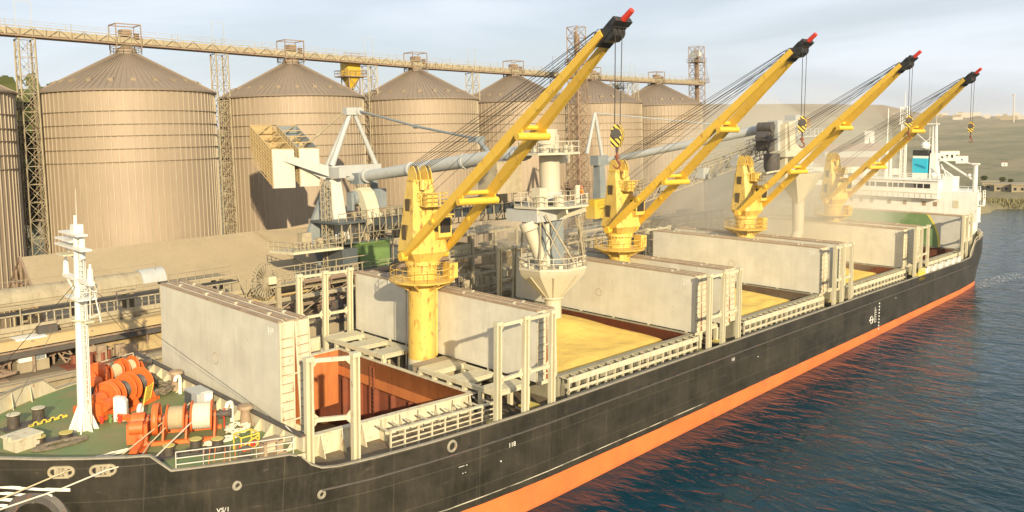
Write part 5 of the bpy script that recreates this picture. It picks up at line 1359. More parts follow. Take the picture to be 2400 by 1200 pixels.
for k in range(4):
    lab = cl[k]+' yellow deck crane, '+cx_[k]
    if k == 0: cr.matrix_world = SHIP @ Matrix.Translation((0, 0, DK)) @ Matrix.Rotation(AZ[0], 4, 'Z'); cr['label'] = lab
    else:
        c_ = dup(cr, (30*k, 0, DK), AZ[k], lab); g, h_, T_ = ropes(ELS[k]); TT.append(T_)
        for ch in c_.children:
            if ch.name.startswith('jib'): ch.rotation_euler = (0, -ELS[k], 0)
            if ch.name.startswith('luffing'): ch.data = mesh('luffing_rope', g, 'cable')
            if ch.name.startswith('hoist'): ch.data = mesh('hoist_rope', h_, 'cable')
# hook blocks
HS = .82
hk = thing('hook_block', '', 'hook block', (0, 0, 0), 0, 'striped hook blocks hanging from the jibs')
g = G(); g.prism([(-.34, -.45, .1), (-.5, -.45, .7), (-.44, -.45, 1.5), (-.1, -.45, 1.95), (.25, -.45, 1.9), (.48, -.45, 1.3), (.42, -.45, .6), (.2, -.45, .1)], (0, .9, 0)); part(hk, 'block', g, 'hazard_stripes', local=True)
g = G(); g.bx(-.08, .08, -.2, .2, -.3, .15); part(hk, 'swivel', g, 'dark_steel', local=True)
g = G(); g.tube((0, -.5, 1.2), (0, .5, 1.2), .42, .42, 18); part(hk, 'sheave', g, 'dark_steel', local=True)
g = G(); g.tube((0, 0, -.75), (0, 0, .1), .09, .09, 8); g.tube((0, 0, -.85), (0, 0, -.6), .2, .2, 10)
pts = [(0.0, 0, -.85), (.02, 0, -1.05), (.24, 0, -1.2), (.28, 0, -1.45), (.1, 0, -1.68), (-.16, 0, -1.62), (-.28, 0, -1.4)]
for i, (a, b) in enumerate(zip(pts[:-1], pts[1:])): g.tube(a, b, .1-.008*i, .1-.008*(i+1), 8)
part(hk, 'hook', g, 'rust_dark', local=True)
hl = ['largest hook block with yellow black stripes hanging above the second crane', 'hook block with stripes hanging in front of the second loader head', 'striped hook block hanging in front of the farthest jib', 'small striped hook block hanging free at the right against the fields']
for k in range(4):
    tu, tz = TT[k].x, TT[k].z
    p = (30*k+tu*math.cos(AZ[k]), tu*math.sin(AZ[k]), DK+tz-7.55); rz = AZ[k]+R(30)
    if k == 0: hk.matrix_world = SHIP @ Matrix.Translation(p) @ Matrix.Rotation(rz, 4, 'Z') @ Matrix.Scale(HS, 4); hk['label'] = hl[0]
    else: o = dup(hk, p, rz, hl[k]); o.matrix_world = SHIP @ Matrix.Translation(p) @ Matrix.Rotation(rz, 4, 'Z') @ Matrix.Scale(HS, 4)
# ------------------------------------------------------------------ FORECASTLE
mx, my = -29.2, .3
t = thing('foremast', 'white foremast with ladder, crosstree and small top platforms on the green foredeck', 'mast', (mx, my, FD))
g = G(); g.lathe([(.36, 0), (.34, 1.5), (.29, 9.0), (.24, 13.2)], (mx, my, FD), 24); part(t, 'pole', g, 'white')
g = G()
for i in range(8):
    a = i*math.pi/4+.3; d = Vector((math.cos(a), math.sin(a), 0)); n_ = Vector((-d.y, d.x, 0))*.03
    b = Vector((mx, my, FD)); g.prism([b+d*.3+n_, b+d*.95+n_, b+d*.33+n_+Vector((0, 0, 1.7))], -n_*2)
part(t, 'base_fin', g, 'white')
g = G(); g.tube((mx+.34, my-.44, FD), (mx+.26, my-.38, FD+12.9), .09, .08, 10); g.ladder((mx+.05, my-.62, FD+.2), (mx+.0, my-.55, FD+13), .34, .33, (.78, -.63, 0), .03)
for i in range(10): g.beam((mx+.2, my-.3, FD+1+i*1.25), (mx+.3, my-.5, FD+1+i*1.25), .08)
part(t, 'ladder_tube', g, 'white')
g = G(); g.bx(mx-.18, mx+.18, my-2.5, my+2.7, FD+10.2, FD+10.45); g.beam((mx, my-2.4, FD+10.2), (mx, my-.3, FD+9), .1); g.beam((mx, my+2.5, FD+10.2), (mx, my+.3, FD+9), .1)
for y in (-2.3, 2.5): g.tube((mx, my+y, FD+10.4), (mx, my+y, FD+11.3), .2, .16, 8); g.tube((mx, my+y, FD+11.3), (mx, my+y, FD+11.6), .08, .08, 8)
g.rail([(mx-.6, my-1.6, FD+9.2), (mx+.6, my-1.6, FD+9.2), (mx+.6, my+1, FD+9.2)], .9, .03, .8, 2, 4); g.bx(mx-.6, mx+.6, my-1.6, my+1, FD+9.1, FD+9.2)
g.path([(mx, my-2.2, FD+10.2), (mx+.2, my-1.4, FD+7.9), (mx+.6, my-2.0, FD+8.2)], .04); g.path([(mx+.5, my-1.0, FD+10.2), (mx+.7, my-1.9, FD+7.6)], .04)
part(t, 'crosstree', g, 'white')
g = G()
for z, y0, y1 in ((13.35, -1.6, 2.0), (12.85, -.2, 2.9), (12.45, -2.3, 3.0)): g.bx(mx-.55, mx+.15, my+y0, my+y1, FD+z, FD+z+.12)
g.bx(mx-.3, mx+.3, my-.3, my+.4, FD+13.2, FD+14.0); g.beam((mx, my+2.8, FD+12.4), (mx, my+.2, FD+11.4), .07); g.tube((mx, my-.9, FD+13.2), (mx, my-.9, FD+11.8), .2, .2, 8)
g.tube((mx, my, FD+14), (mx, my, FD+16.4), .018, .01, 5); g.tube((mx, my+.3, FD+14), (mx, my+.3, FD+14.6), .1, .1, 8)
part(t, 'top_platform', g, 'white')
g = G(); g.bx(mx-.1, mx+.5, my-1.2, my+1.4, FD+7.5, FD+7.6); g.bx(mx-.8, mx, my+.3, my+1.8, FD+11.9, FD+12.0); g.torus((mx, my, FD+7.6), .52, .06, 18, 5); 
part(t, 'bracket', g, 'cream')
g = G()
for p in ((-21.0, -13.2, 10.7), (-21.0, 9.5, 10.7), (-35, -2.5, 11), (-36, 3.5, 11)): g.tube((mx, my, FD+10.3), p, .022, .022, 4)
part(t, 'stay_wire', g, 'cable')

def mirror(s): return lambda a, b, z: Vector((a, s*b, z))
def windlass(name, label, c, ax, group, ropes):
    """c: centre of shaft on deck; ax: axis direction"""
    ax = Vector(ax).normalized(); sd = Vector((ax.y, -ax.x, 0)); U = Vector((0, 0, 1)); c = Vector(c)
    rot = Matrix((sd, U, ax)).transposed()          # local z = axis
    t = thing(name, label, 'winch', c, 0, group)
    H_ = 1.35
    def P(a, s, z): return c+ax*a+sd*s+U*z
    # spoked warping wheel / gear wheel
    g = G(); 
    for k in (-.12, .12): g.torus(P(-1.45+k, 0, H_), .98, .09, 32, 6, rot)
    g.lathe([(.98, -.15), (1.04, -.15), (1.04, .15), (.98, .15)], P(-1.45, 0, H_), 36, rot=rot); g.lathe([(.26, -.3), (.26, .3)], P(-1.45, 0, H_), 16, rot=rot)
    for i in range(8):
        a = i*math.pi/4; d = sd*math.cos(a)+U*math.sin(a); g.beam(P(-1.45, 0, H_)+d*.2, P(-1.45, 0, H_)+d*.98, .2, .12)
    part(t, 'gear_wheel', g, 'orange')
    for a0, a1, rf_, rn, rm in ropes:
        g = G()
        for a in (a0, a1): g.lathe([(rf_, -.05), (rf_, .05)], P(a, 0, H_), 36, rot=rot); g.torus(P(a, 0, H_), rf_, .06, 36, 6, rot)
        dr = part(t, 'drum_flange', g, 'orange')
        g = G(); n_ = 11
        prof = [(rn*.7, a0+.05)]
        for i in range(n_):
            z = a0+.06+(a1-a0-.12)*i/(n_-1); prof += [(rn+.0, z), (rn+.05, z+(a1-a0)/(2*n_))]
        prof += [(rn*.7, a1-.05)]
        g.lathe([(r_, z) for r_, z in prof], P(0, 0, H_), 30, rot=rot)
        part(dr, 'rope_coil', g, rm)
    g = G(); g.tube(P(-2.2, 0, H_), P(2.9, 0, H_), .14, .14, 12); g.lathe([(.35, 0), (.2, .25), (.2, .45), (.34, .75)], P(2.45, 0, H_), 16, rot=rot); part(t, 'shaft', g, 'dark_steel')
    g = G()
    for a in (-1.95, -.95, .45, 2.2):
        for k in (-.06,):
            g.prism([P(a+k, -1.2, .08), P(a+k, 1.25, .08), P(a+k, .3, H_+.25), P(a+k, -.3, H_+.25)], ax*.12)
    g.beam(P(-2.3, -1.1, .12), P(2.5, -1.1, .12), .3, .22); g.beam(P(-2.3, 1.1, .12), P(2.5, 1.1, .12), .3, .22)
    part(t, 'bearing_frame', g, 'orange')
    g = G(); b = P(-2.5, .55, .75); g.box(b, (.7, 1.3, 1.25), rot); g.tube(P(-2.9, .1, 1.35), P(-2.1, .1, 1.35), .55, .55, 18); g.tube(P(-2.9, .95, 1.2), P(-2.1, .95, 1.2), .42, .42, 16)
    part(t, 'gear_case', g, 'orange')
    g = G(); g.box(P(.35, -.7, .8), (.5, .6, .55), rot); g.tube(P(.1, -.95, .9), P(.8, -.95, .9), .25, .25, 12); g.beam(P(2.7, -.6, .2), P(2.7, -.6, 1.5), .07); g.beam(P(2.7, -.6, 1.5), P(2.7, .2, 1.2), .07)
    part(t, 'brake', g, 'red')
    g = G(); g.prism([P(-2.6, 1.7, .05), P(-1.7, 2.9, .05), P(-1.7, 1.4, .05), P(-2.2, 1.2, .8)], U*.1); g.beam(P(-2.2, 1.3, .5), P(-2.4, 3.0, .2), .45, .3); part(t, 'chain_pipe', g, 'orange')
    return t
windlass('mooring_winch', 'orange anchor winch with two rope drums nearest the camera on the foredeck', (-25.1, -5.6, FD), (.86, -.5, 0), 'orange winches on the foredeck', [(-.75, .3, .86, .72, 'rope'), (.75, 2.0, .98, .84, 'rope_white')])
windlass('mooring_winch', 'orange winch with big flat discs right behind the foremast', (-25.7, 3.0, FD), (.86, .5, 0), 'orange winches on the foredeck', [(-.75, .3, 1.0, .6, 'dark_steel'), (.75, 2.0, 1.1, .6, 'dark_steel')])
windlass('mooring_winch', 'farthest orange winch near the quay side rail of the foredeck', (-24.3, 8.3, FD), (.9, .3, 0), 'orange winches on the foredeck', [(-.75, .3, .7, .5, 'rope'), (.75, 1.6, .8, .5, 'rope')])
# flat chain stopper discs by the mast
t = thing('chain_stopper', 'flat orange disc shaped chain stopper just right of the foremast', 'chain stopper', (-27.5, 2.2, FD), 0)
g = G(); g.lathe([(.85, -.12), (.85, .12)], (-27.3, 2.4, FD+.95), 30, rot=Matrix.Rotation(R(35), 3, 'Z') @ Matrix.Rotation(R(90), 3, 'Y')); part(t, 'disc', g, 'orange')
g = G(); g.bx(-28.6, -27.2, 3.0, 4.4, FD, FD+.5); g.prism([(-28.6, 2.6, FD), (-27.4, 2.6, FD), (-27.4, 2.6, FD+.9)], (0, .2, 0)); part(t, 'base', g, 'orange')
g = G()
for i in range(9): g.torus((-29.3-.28*i, 3.8-.05*i, FD+.08), .16, .05, 10, 4, Matrix.Rotation(R(90*(i % 2)), 3, 'X'))
part(t, 'chain', g, 'yellow_rail')
# bollards
def bollard_pair(label, pts, r=.38, h=.85, base=None, topm='bollard_top'):
    c = Vector(pts[0]); t = thing('bollard', label, 'bollard', pts[0], 0, 'mooring bollards on the foredeck')
    for p in pts:
        g = G(); g.lathe([(r*.92, 0), (r*.86, h-.1), (r*1.12, h-.06), (r*1.12, h)], p, 20); o = part(t, 'post', g, 'bollard_body')
        g = G(); g.lathe([(r*1.04, h), (r*1.0, h+.03)], p, 20); part(o, 'cap', g, topm)
    g = G(); a, b = Vector(pts[0]), Vector(pts[-1]); d = (b-a).normalized() if len(pts) > 1 else Vector((1, 0, 0)); g.beam(a-d*.7+Vector((0, 0, .06)), b+d*.7+Vector((0, 0, .06)), 1.0, .1); part(t, 'base_plate', g, 'dark_steel')
bollard_pair('pair of dark bollards with pale caps left of the foremast', [(-32.5, 3.8, FD), (-30.9, 4.1, FD)], .42, 1.0, topm='cream')
bollard_pair('pair of low bollards with yellow caps at the left front of the foredeck', [(-32.1, -.3, FD), (-30.6, -.7, FD)], .42, .45)
bollard_pair('single dark bollard with yellow cap where the bulwark drops', [(-27.0, -8.3, FD)], .36, .7)
bollard_pair('pair of dark bollards with yellow caps before the near orange winch', [(-25.5, -8.8, FD), (-24.5, -9.7, FD)], .38, .85)
# mooring lines
def line(label, pts, m='rope', r=.045):
    g = G(); g.path([Vector(p) for p in pts], r, 6); solo('mooring_line', g, m, label, 'rope', pts[0], 'mooring lines at the bow')
line('pale mooring line from the right rope drum to the bow fairlead and outboard', [(-24.6, -6.6, 10.9), (-28.1, -9.2, 10.2), (-31.1, -9.5, 10.3), (-33.4, -9.6, 10.0), (-37.5, -8.6, 9.3), (-45, -6, 8.2)], 'rope_white')
line('mooring line from the middle rope drum past the first bollard to the bow', [(-26.2, -5.4, 10.8), (-29.4, -7.0, 9.95), (-32.9, -8.1, 10.3), (-36, -8.2, 9.8), (-45, -5.5, 8.8)])
line('thin mooring line lying from the winch across the green deck', [(-24.0, -4.6, 11.4), (-27.4, -6.4, 10.0), (-29.2, -8.6, 9.75), (-30.6, -8.8, 10.2)])
def coil(name, label, cat, c, r, turns, m, sx=1, sy=1, h=.12):
    g = G(); pts = []
    for i in range(turns*18):
        a = i*2*math.pi/18; rr_ = r*(.35+.65*rnd.random()**.5)
        pts.append(Vector((c[0]+sx*rr_*math.cos(a), c[1]+sy*rr_*math.sin(a), c[2]+.05+rnd.random()*h)))
    g.path(pts, .045, 5); solo(name, g, m, label, cat, c)
coil('rope_heap', 'blue grey heap of rope by the breakwater right of the near winch', 'rope', (-21.9, -7.2, FD), .85, 9, 'rope_white', 1, 1, .35)
coil('rope_heap', 'loose pale rope lying between near winch and bollards', 'rope', (-23.6, -8.3, FD), .8, 5, 'rope_white', 1.6, .5, .15)
coil('net_heap', 'large brown net heap near the far corner of the breakwater', 'net', (-22.6, 5.2, FD), 1.6, 16, 'net', 1, 1.1, .5)
coil('net_heap', 'flat brown net and rope strip between the yellow capped bollards', 'net', (-31.2, -1.6, FD), 1.0, 12, 'net', 1.7, .6, .12)
coil('rope_heap', 'pale rope snaking on the green deck behind the near bulwark', 'rope', (-29.6, -5.6, FD), .9, 3, 'rope_white', 1.6, .3, .05)
coil('rope_heap', 'dark coil hanging at the far winch', 'rope', (-26.9, 5.4, FD), .5, 6, 'cable', .5, 1, 1.2)
t = thing('deck_hatch', 'low cream access hatch box at the left edge of the foredeck', 'deck hatch', (-33, -.2, FD), .3)
g = G(); g.bx(-.8, .8, -.7, .7, 0, .75); part(t, 'coaming', g, 'cover_side', local=True)
g = G(); g.bx(-.9, .9, -.8, .8, .75, .87); g.bx(-.95, -.8, -.2, .2, .6, .95); part(t, 'lid', g, 'cover_side', local=True)
g = G(); g.lathe([(.33, 0), (.33, 1.3), (.5, 1.35), (.5, 1.6), (.2, 1.75)], (0, 0, 0), 18)
t = thing('cowl_vent', 'tall white rounded cowl ventilator between the near winch and foremast', 'ventilator', (-26.9, .2, FD))
g = G(); g.prism([(-27.2, .45, FD), (-26.5, .0, FD), (-26.5, .0, FD+1.35), (-26.65, .1, FD+1.6), (-27.0, .32, FD+1.7), (-27.2, .45, FD+1.7)], (.3, .45, 0)); part(t, 'cowl', g, 'white')
g = G(); g.torus((-25.9, -.9, FD+.9), .3, .14, 22, 8, Matrix.Rotation(R(50), 3, 'Z') @ Matrix.Rotation(R(90), 3, 'X')); g.tube((-25.9, -.9, FD), (-25.9, -.9, FD+.6), .12, .12, 8)
solo('hose_reel', g, 'white', 'white ring shaped hose reel at the left end of the near winch', 'hose reel', (-25.9, -.9, FD))
for i, (x, y, c_, lab) in enumerate(((-27.9, .7, 'red', 'left red valve on the green deck right of the mast foot'), (-27.4, .5, 'green_box', 'green valve between the two red valves'), (-26.95, .0, 'red', 'right red valve beside the white cowl ventilator'))):
    g = G(); g.tube((x, y, FD), (x, y, FD+.45), .1, .1, 8); g.torus((x, y, FD+.5), .16, .04, 14, 5); g.box((x, y, FD+.25), (.22, .22, .2)); solo('deck_valve', g, c_, lab, 'valve', (x, y, FD), 'small deck valves')
t = thing('grating_ladder', 'yellow slatted ladder grating standing on the green deck', 'ladder', (-24.2, 2.6, FD))
g = G(); a, b = Vector((-24.5, 2.3, FD)), Vector((-23.7, 3.1, FD+.0))
for p in (a, b): g.beam(p, p+Vector((.25, -.1, 1.45)), .08)
for i in range(7): k = .1+i*.2; g.beam(a+Vector((.25, -.1, 1.45))*k*.7, b+Vector((.25, -.1, 1.45))*k*.7, .06, .12)
part(t, 'slats', g, 'yellow_rail')
t = thing('deck_locker', 'grey cabinet with a green side standing by the breakwater', 'locker', (-21.7, -.9, FD))
g = G(); g.bx(-22.3, -21.1, -1.9, .2, FD, FD+1.35); part(t, 'body', g, 'pale_grey')
g = G(); g.bx(-22.34, -22.3, -1.0, .1, FD+.1, FD+1.2); g.bx(-22.3, -21.2, .2, .24, FD+.1, FD+1.2); part(t, 'door', g, 'blue_dark')
t = thing('ventilator', 'white box ventilator with a round white cover beside the grey cabinet', 'ventilator', (-21.8, -2.8, FD))
g = G(); g.bx(-22.2, -21.6, -2.9, -2.3, FD, FD+1.6); part(t, 'trunk', g, 'white'); g = G(); g.tube((-22.3, -3.5, FD+.95), (-21.9, -3.5, FD+.95), .32, .32, 20); g.tube((-22, -3.5, FD), (-22, -3.5, FD+.7), .1, .1, 8); part(t, 'round_cover', g, 'white')
for i, (y, lab) in enumerate(((3.3, 'white gooseneck vent at the breakwater behind the grey cabinet'), (-5.2, 'white gooseneck vent at the breakwater right of the round cover'))):
    g = G(); g.path([(-21.3, y, FD), (-21.3, y, FD+1.2), (-21.4, y-.05, FD+1.4), (-21.65, y-.1, FD+1.4), (-21.75, y-.12, FD+1.1)], .14, 10); solo('gooseneck_vent', g, 'white', lab, 'vent', (-21.3, y, FD), 'gooseneck vents')
for i, (y, lab) in enumerate(((4.5, 'brown capped mushroom vent on the breakwater near the far corner'), (-6.8, 'brown capped mushroom vent on the breakwater near the rope heap'))):
    g = G(); g.lathe([(.42, 0), (.3, 1.1), (.3, 1.25), (.55, 1.3), (.5, 1.5), (.1, 1.58)], (-21.1, y, FD), 18); solo('mushroom_vent', g, 'seal_brown', lab, 'vent', (-21.1, y, FD), 'mushroom vents')
# near side railing of the forecastle
t = thing('guard_rail', 'white guard rail along the near edge of the green foredeck', 'railing', (-27.5, -11, FD))
pts = [(x, -hb(x, FD)+.25, FD) for x in (-27.6, -26.2, -24.8, -23.4, -22.2, -21.3)]
g = G(); g.rail(pts, 1.15, .035, 1.4, 3, 5); g.path([Vector(pts[-1])+Vector((0, 0, 1.15)), (-20.8, -12.8, FD+.9), (-20.9, -11.8, FD+1.3)], .035); part(t, 'rails', g, 'white_steel')
t = thing('guard_rail', 'cream guard rail on the far corner of the foredeck behind the winches', 'railing', (-23, 12, FD))
pts = [(x, hb(x, FD)-.25, FD) for x in (-26, -24, -22, -21)]
g = G(); g.rail(pts, 1.15, .045, 1.2, 3, 5); g.rail([(-24, 9.6, FD), (-22.4, 9.9, FD), (-22, 11, FD)], 1.2, .05, 1, 3, 5); part(t, 'rails', g, 'cream')
t = thing('roller_chock', 'brown steel roller chock at the end of the near foredeck rail', 'fairlead', (-22.5, -12.6, FD))
g = G(); g.bx(-23.0, -22.8, -12.9, -12.2, FD, FD+1.0); g.bx(-22.1, -21.7, -12.9, -12.2, FD, FD+1.0); g.bx(-23, -21.7, -12.9, -12.2, FD+.9, FD+1.02); g.bx(-23.1, -21.5, -13, -12.1, FD, FD+.12); part(t, 'housing', g, 'seal_brown')
g = G(); g.tube((-22.8, -12.5, FD+.35), (-22.1, -12.5, FD+.35), .14, .14, 10); g.tube((-22.8, -12.5, FD+.65), (-22.1, -12.5, FD+.65), .14, .14, 10); part(t, 'roller', g, 'cover_side')
g = G(); g.torus((-23.8, -12.1, FD+.42), .36, .11, 22, 6, Matrix.Rotation(R(-35), 3, 'Z') @ Matrix.Rotation(R(90), 3, 'X')); g.lathe([(.5, -.1), (.5, .1)], (-23.8, -12.0, FD+.1), 4)
solo('ring_chock', g, 'dark_steel', 'round dark ring chock at the foredeck rail left of the roller chock', 'fairlead', (-23.8, -12.1, FD))
t = thing('hose_box', 'yellow tubular frame with red valves behind the ring chock', 'frame', (-23, -10.6, FD))
g = G()
for x in (-23.7, -22.5):
    for y in (-11.3, -10.3): g.tube((x, y, FD), (x, y, FD+1.1), .05, .05, 6)
g.path([(-23.7, -11.3, FD+1.1), (-22.5, -11.3, FD+1.1), (-22.5, -10.3, FD+1.1), (-23.7, -10.3, FD+1.1), (-23.7, -11.3, FD+1.1)], .05); g.path([(-23.7, -11.3, FD+.5), (-22.5, -11.3, FD+1.0)], .05); g.torus((-22.9, -11.35, FD+.6), .3, .05, 16, 5, Matrix.Rotation(R(90), 3, 'X'))
part(t, 'tube_frame', g, 'yellow_rail'); g = G()
for i in range(5): g.tube((-23.5+i*.25, -10.8, FD), (-23.5+i*.25, -10.8, FD+.5), .1, .1, 8)
part(t, 'valves', g, 'red')
for i, x in enumerate((-26.1, -25.0)):
    g = G(); y = -hb(x, FD)+.6
    for d in (0, .35, .7): g.path([(x+d, y, FD), (x+d+.1, y, FD+.9), (x+d+.2, y+.4, FD)], .03)
    solo('rope_guard', g, 'rust_orange', ['rust red bent bars leaning on the rail, left set', 'rust red bent bars leaning on the rail, right set'][i], 'bars', (x, y, FD), 'bent bars by the rail')

# ------------------------------------------------------------------ ACCOMMODATION
ax_ = 119
acc = thing('accommodation', 'white accommodation block with dark bridge windows at the stern', 'superstructure', (ax_, 0, DK))
g = G()
g.bx(ax_, 130, -11.8, 11.8, 8.6, 14.0); g.bx(ax_, 121.3, -14.5, 14.5, 14.0, 19.3); g.bx(121.3, 130, -11.8, 11.8, 14, 19.3)
g.bx(ax_+.4, 120.6, -15.3, -14.5, 16.9, 17.1); g.bx(ax_+.4, 120.6, -15.4, -15.25, 17.1, 18.2); g.bx(ax_, ax_+2, -13.2, -11.8, 8.6, 14)
g.bx(ax_, 121.3, -14.6, 14.6, 13.85, 14.0)
part(acc, 'deckhouse', g, 'white')
g = G(); g.bx(ax_-.35, 126, -7.8, 7.8, 18.0, 21.15); g.bx(ax_-.6, 126.3, -8.0, 8.0, 21.15, 21.35); g.bx(ax_-1.2, ax_, -8.0, 8.6, 17.85, 18.05); g.bx(ax_-1.2, ax_-1.1, -8.0, 8.6, 18.05, 18.8)
g.bx(121, 125, -9.6, -7.8, 19.3, 22.0)
br = part(acc, 'wheelhouse', g, 'white')
ywin = [(5.7, 5.0), (4.7, 3.9), (3.6, 1.6), (1.3, .55), (.35, -.5), (-.7, -1.6), (-1.8, -3.9), (-4.1, -5.1), (-5.3, -6.4)]
for a, b in ywin:
    g = G(); g.bx(ax_-.38, ax_-.34, b, a, 19.75, 20.6); part(br, 'bridge_window', g, 'glass_dark')
g = G()
for y in range(-7, 9): g.tube((ax_-1.22, y, 17.95), (ax_-1.22, y, 18.85), .05, .05, 5)
g.tube((ax_-1.22, -8, 18.85), (ax_-1.22, 8.5, 18.85), .06, .06, 5); part(br, 'front_rail', g, 'cream')
for y in (8.6, 6.6, 4.5, 1.1, -1.8, -5.3, -7.3):
    g = G(); g.bx(ax_-.04, ax_+.02, y-.35, y+.35, 16.4, 17.25); part(acc, 'window', g, 'seal_brown')
g = G(); g.bx(ax_-.05, ax_+.02, -11.4, -10.4, 16.3, 17.7); part(acc, 'door', g, 'cream')
g = G()
g.rail([(ax_+.1, -8.1, 19.3), (ax_+.1, -14.4, 19.3), (121, -14.4, 19.3)], 1.1, .05, 1.4, 3, 4); g.rail([(ax_-.3, -7.7, 21.35), (ax_-.3, 7.7, 21.35)], 1.1, .05, 1.4, 3, 4); g.rail([(ax_-.3, -7.7, 21.35), (126, -7.7, 21.35)], 1.1, .05, 1.4, 3, 4)
g.rail([(ax_+.4, -15.3, 18.2), (120.6, -15.3, 18.2)], 1.6, .06, 1.0, 3, 4); g.beam((ax_-.5, -10.6, 14.9), (ax_-.2, -14.6, 16.6), .12)
part(acc, 'deck_rail', g, 'white')
fn = thing('funnel', 'funnel with cyan panel, white band and black top above the wheelhouse', 'funnel', (126, -2.4, 19.3))
g = G(); g.bx(124.8, 128.6, -3.75, -1.05, 19.3, 25.8); part(fn, 'casing', g, 'white')
g = G(); g.bx(124.74, 128.66, -3.8, -1.0, 22.4, 25.3); part(fn, 'cyan_panel', g, 'cyan'); g = G()
for i in range(6): y = -3.4+i*.32; g.prism([(124.7, y, 23.2+.12*i), (124.7, y+.32, 23.3+.12*i), (124.7, y+.32, 23.8+.09*i), (124.7, y, 23.7+.09*i)], (.03, 0, 0))
part(fn, 'swoosh_mark', g, 'cyan_dark')
g = G(); g.bx(124.74, 128.66, -3.8, -1.0, 25.8, 26.9); part(fn, 'black_top', g, 'black')
g = G(); g.lathe([(.1, 1.6), (.6, 1.45), (.85, .9), (.75, .3), (.3, 0)][::-1], (125.6, -3.0, 27.0), 16); part(fn, 'radome', g, 'white')
g = G(); g.bx(124.5, 124.7, -3.6, -1.2, 20.2, 21.2)
for i in range(9): g.box((124.4, -3.4+i*.28, 21.0+.2*math.sin(i*2.3)), (.3, .2, .5))
part(fn, 'pipework', g, 'dark_steel')
t = thing('radar_mast', 'white radar mast right of the cyan funnel', 'mast', (126, -4.7, 19.3))
g = G(); g.taper((126, -4.9, 19.3), (126, -4.7, 26.3), 2.2, 1.6, 1.6, 1.2); g.taper((126.2, -4.5, 26.3), (126.2, -4.35, 32.1), .9, .7, .5, .4); g.tube((125.6, -5.3, 25.5), (125.8, -4.9, 32.1), .14, .14, 8)
part(t, 'tower', g, 'white')
g = G(); g.bx(125.6, 126.6, -5.2, -3.0, 32.0, 32.2); g.tube((126, -4.8, 31), (126, -4.8, 34), .05, .03, 5); g.beam((126, -4.3, 27.5), (126, -.9, 30.5), .12); g.beam((126, -3, 28.6), (126, -4.4, 30), .1); g.ladder((126, -3.9, 26), (126, -3.9, 31.5), .5, .5, (0, 1, 0), .04)
part(t, 'yard', g, 'white')
t = thing('signal_mast', 'slim lattice signal mast on the wheelhouse roof behind the farthest jib', 'mast', (124, 3, 21.3))
g = G(); g.tube((122, 3.0, 21.3), (122, 3.0, 28.5), .35, .25, 8); g.tube((122, 2.2, 21.3), (122, 2.2, 25.5), .25, .2, 8); g.tube((122, 3.0, 28.5), (122, 3.0, 35.2), .12, .08, 6)
g.lattice(123, .2, 32, 35.5, 1.3, 1.2, 1.1, .06, .04); g.lattice(123, .2, 21.3, 32, .9, .8, 1.1, .05, .03); g.tube((123, .2, 35.5), (123, .2, 38.5), .08, .04, 5); g.beam((123, 2.5, 34.2), (123, -1.5, 34.2), .08); g.bx(122.5, 123.5, .8, 2.0, 22, 23.2)
part(t, 'pole', g, 'white')
g = G(); g.lathe([(.2, 0), (.6, .4), (.6, .9), (.2, 1.3)], (121, -6.2, 21.4), 12); solo('radar_dome', g, 'white', 'small white dome on the wheelhouse roof near the funnel', 'dome', (121, -6.2, 21.4))
g = G(); g.bx(120, 121.2, 6.5, 7.4, 21.35, 22.9)
solo('roof_locker', g, 'white', 'small white locker on the far end of the wheelhouse roof', 'locker', (120.5, 6.5, 21.35))
t = thing('provision_crane', 'white derrick post and slanting boom on the right side of the accommodation', 'crane', (126, -12, 19.3))
g = G(); g.tube((126, -12.1, 19.3), (126, -12.1, 24.4), .42, .38, 14); g.bx(125.4, 126.6, -12.7, -11.5, 24.3, 24.6); part(t, 'post', g, 'white')
g = G(); g.beam((126, -11.9, 24.3), (126, -5.2, 26.1), .22); g.beam((126, -11.8, 21.4), (126, -5.2, 25.7), .3); g.tube((126, -11.3, 22.0), (126, -10.9, 22.3), .35, .35, 8); part(t, 'boom', g, 'white')
t = thing('boat_davit', 'white lifeboat davit arm beside the accommodation', 'davit', (124, -9, 19.3))
g = G(); g.beam((124, -8.8, 22), (124, -6.6, 23.6), .2); g.path([(124, -7.6, 22.0), (124, -7.0, 23.4), (124, -6.5, 24.2)], .1); part(t, 'arm', g, 'white')
# stern gear
t = thing('stern_winch', 'dark mooring winch on the poop at the stern', 'winch', (127, -9.5, 8.6))
g = G(); rr90 = Matrix.Rotation(R(90), 3, 'X')
for y in (-11, -9.8, -8.6): g.lathe([(.9, -.06), (.9, .06)], (131, y*.75, 10), 20, rot=rr90)
g.tube((131, -9, 10), (131, -5.8, 10), .5, .5, 14); g.bx(130.4, 131.6, -9, -5.5, 8.6, 9.2); part(t, 'drum', g, 'dark_steel')
g = G()
for i in range(14):
    x = 117+i*1.15; y = -hb(x, 8.6)+.5; s = rnd.uniform(.4, .9); g.bx(x, x+s, y, y+s, 8.6, 8.6+rnd.uniform(.5, 1.4))
solo('stern_fittings', g, 'cream', 'cream bollards and fittings along the near stern bulwark', 'fittings', (118, -12, 8.6))
g = G(); 
for i in range(14): 
    a, b = 112+i*1.5, 113.5+i*1.5
    g.rail([(a, -hb(a, 10)+.1, ztop(a)), (b, -hb(b, 10)+.1, ztop(b))], .6, .05, 1.5, 1, 4)
solo('stern_rail', g, 'cream', 'low rail on top of the stern bulwark', 'railing', (118, -12, 10))
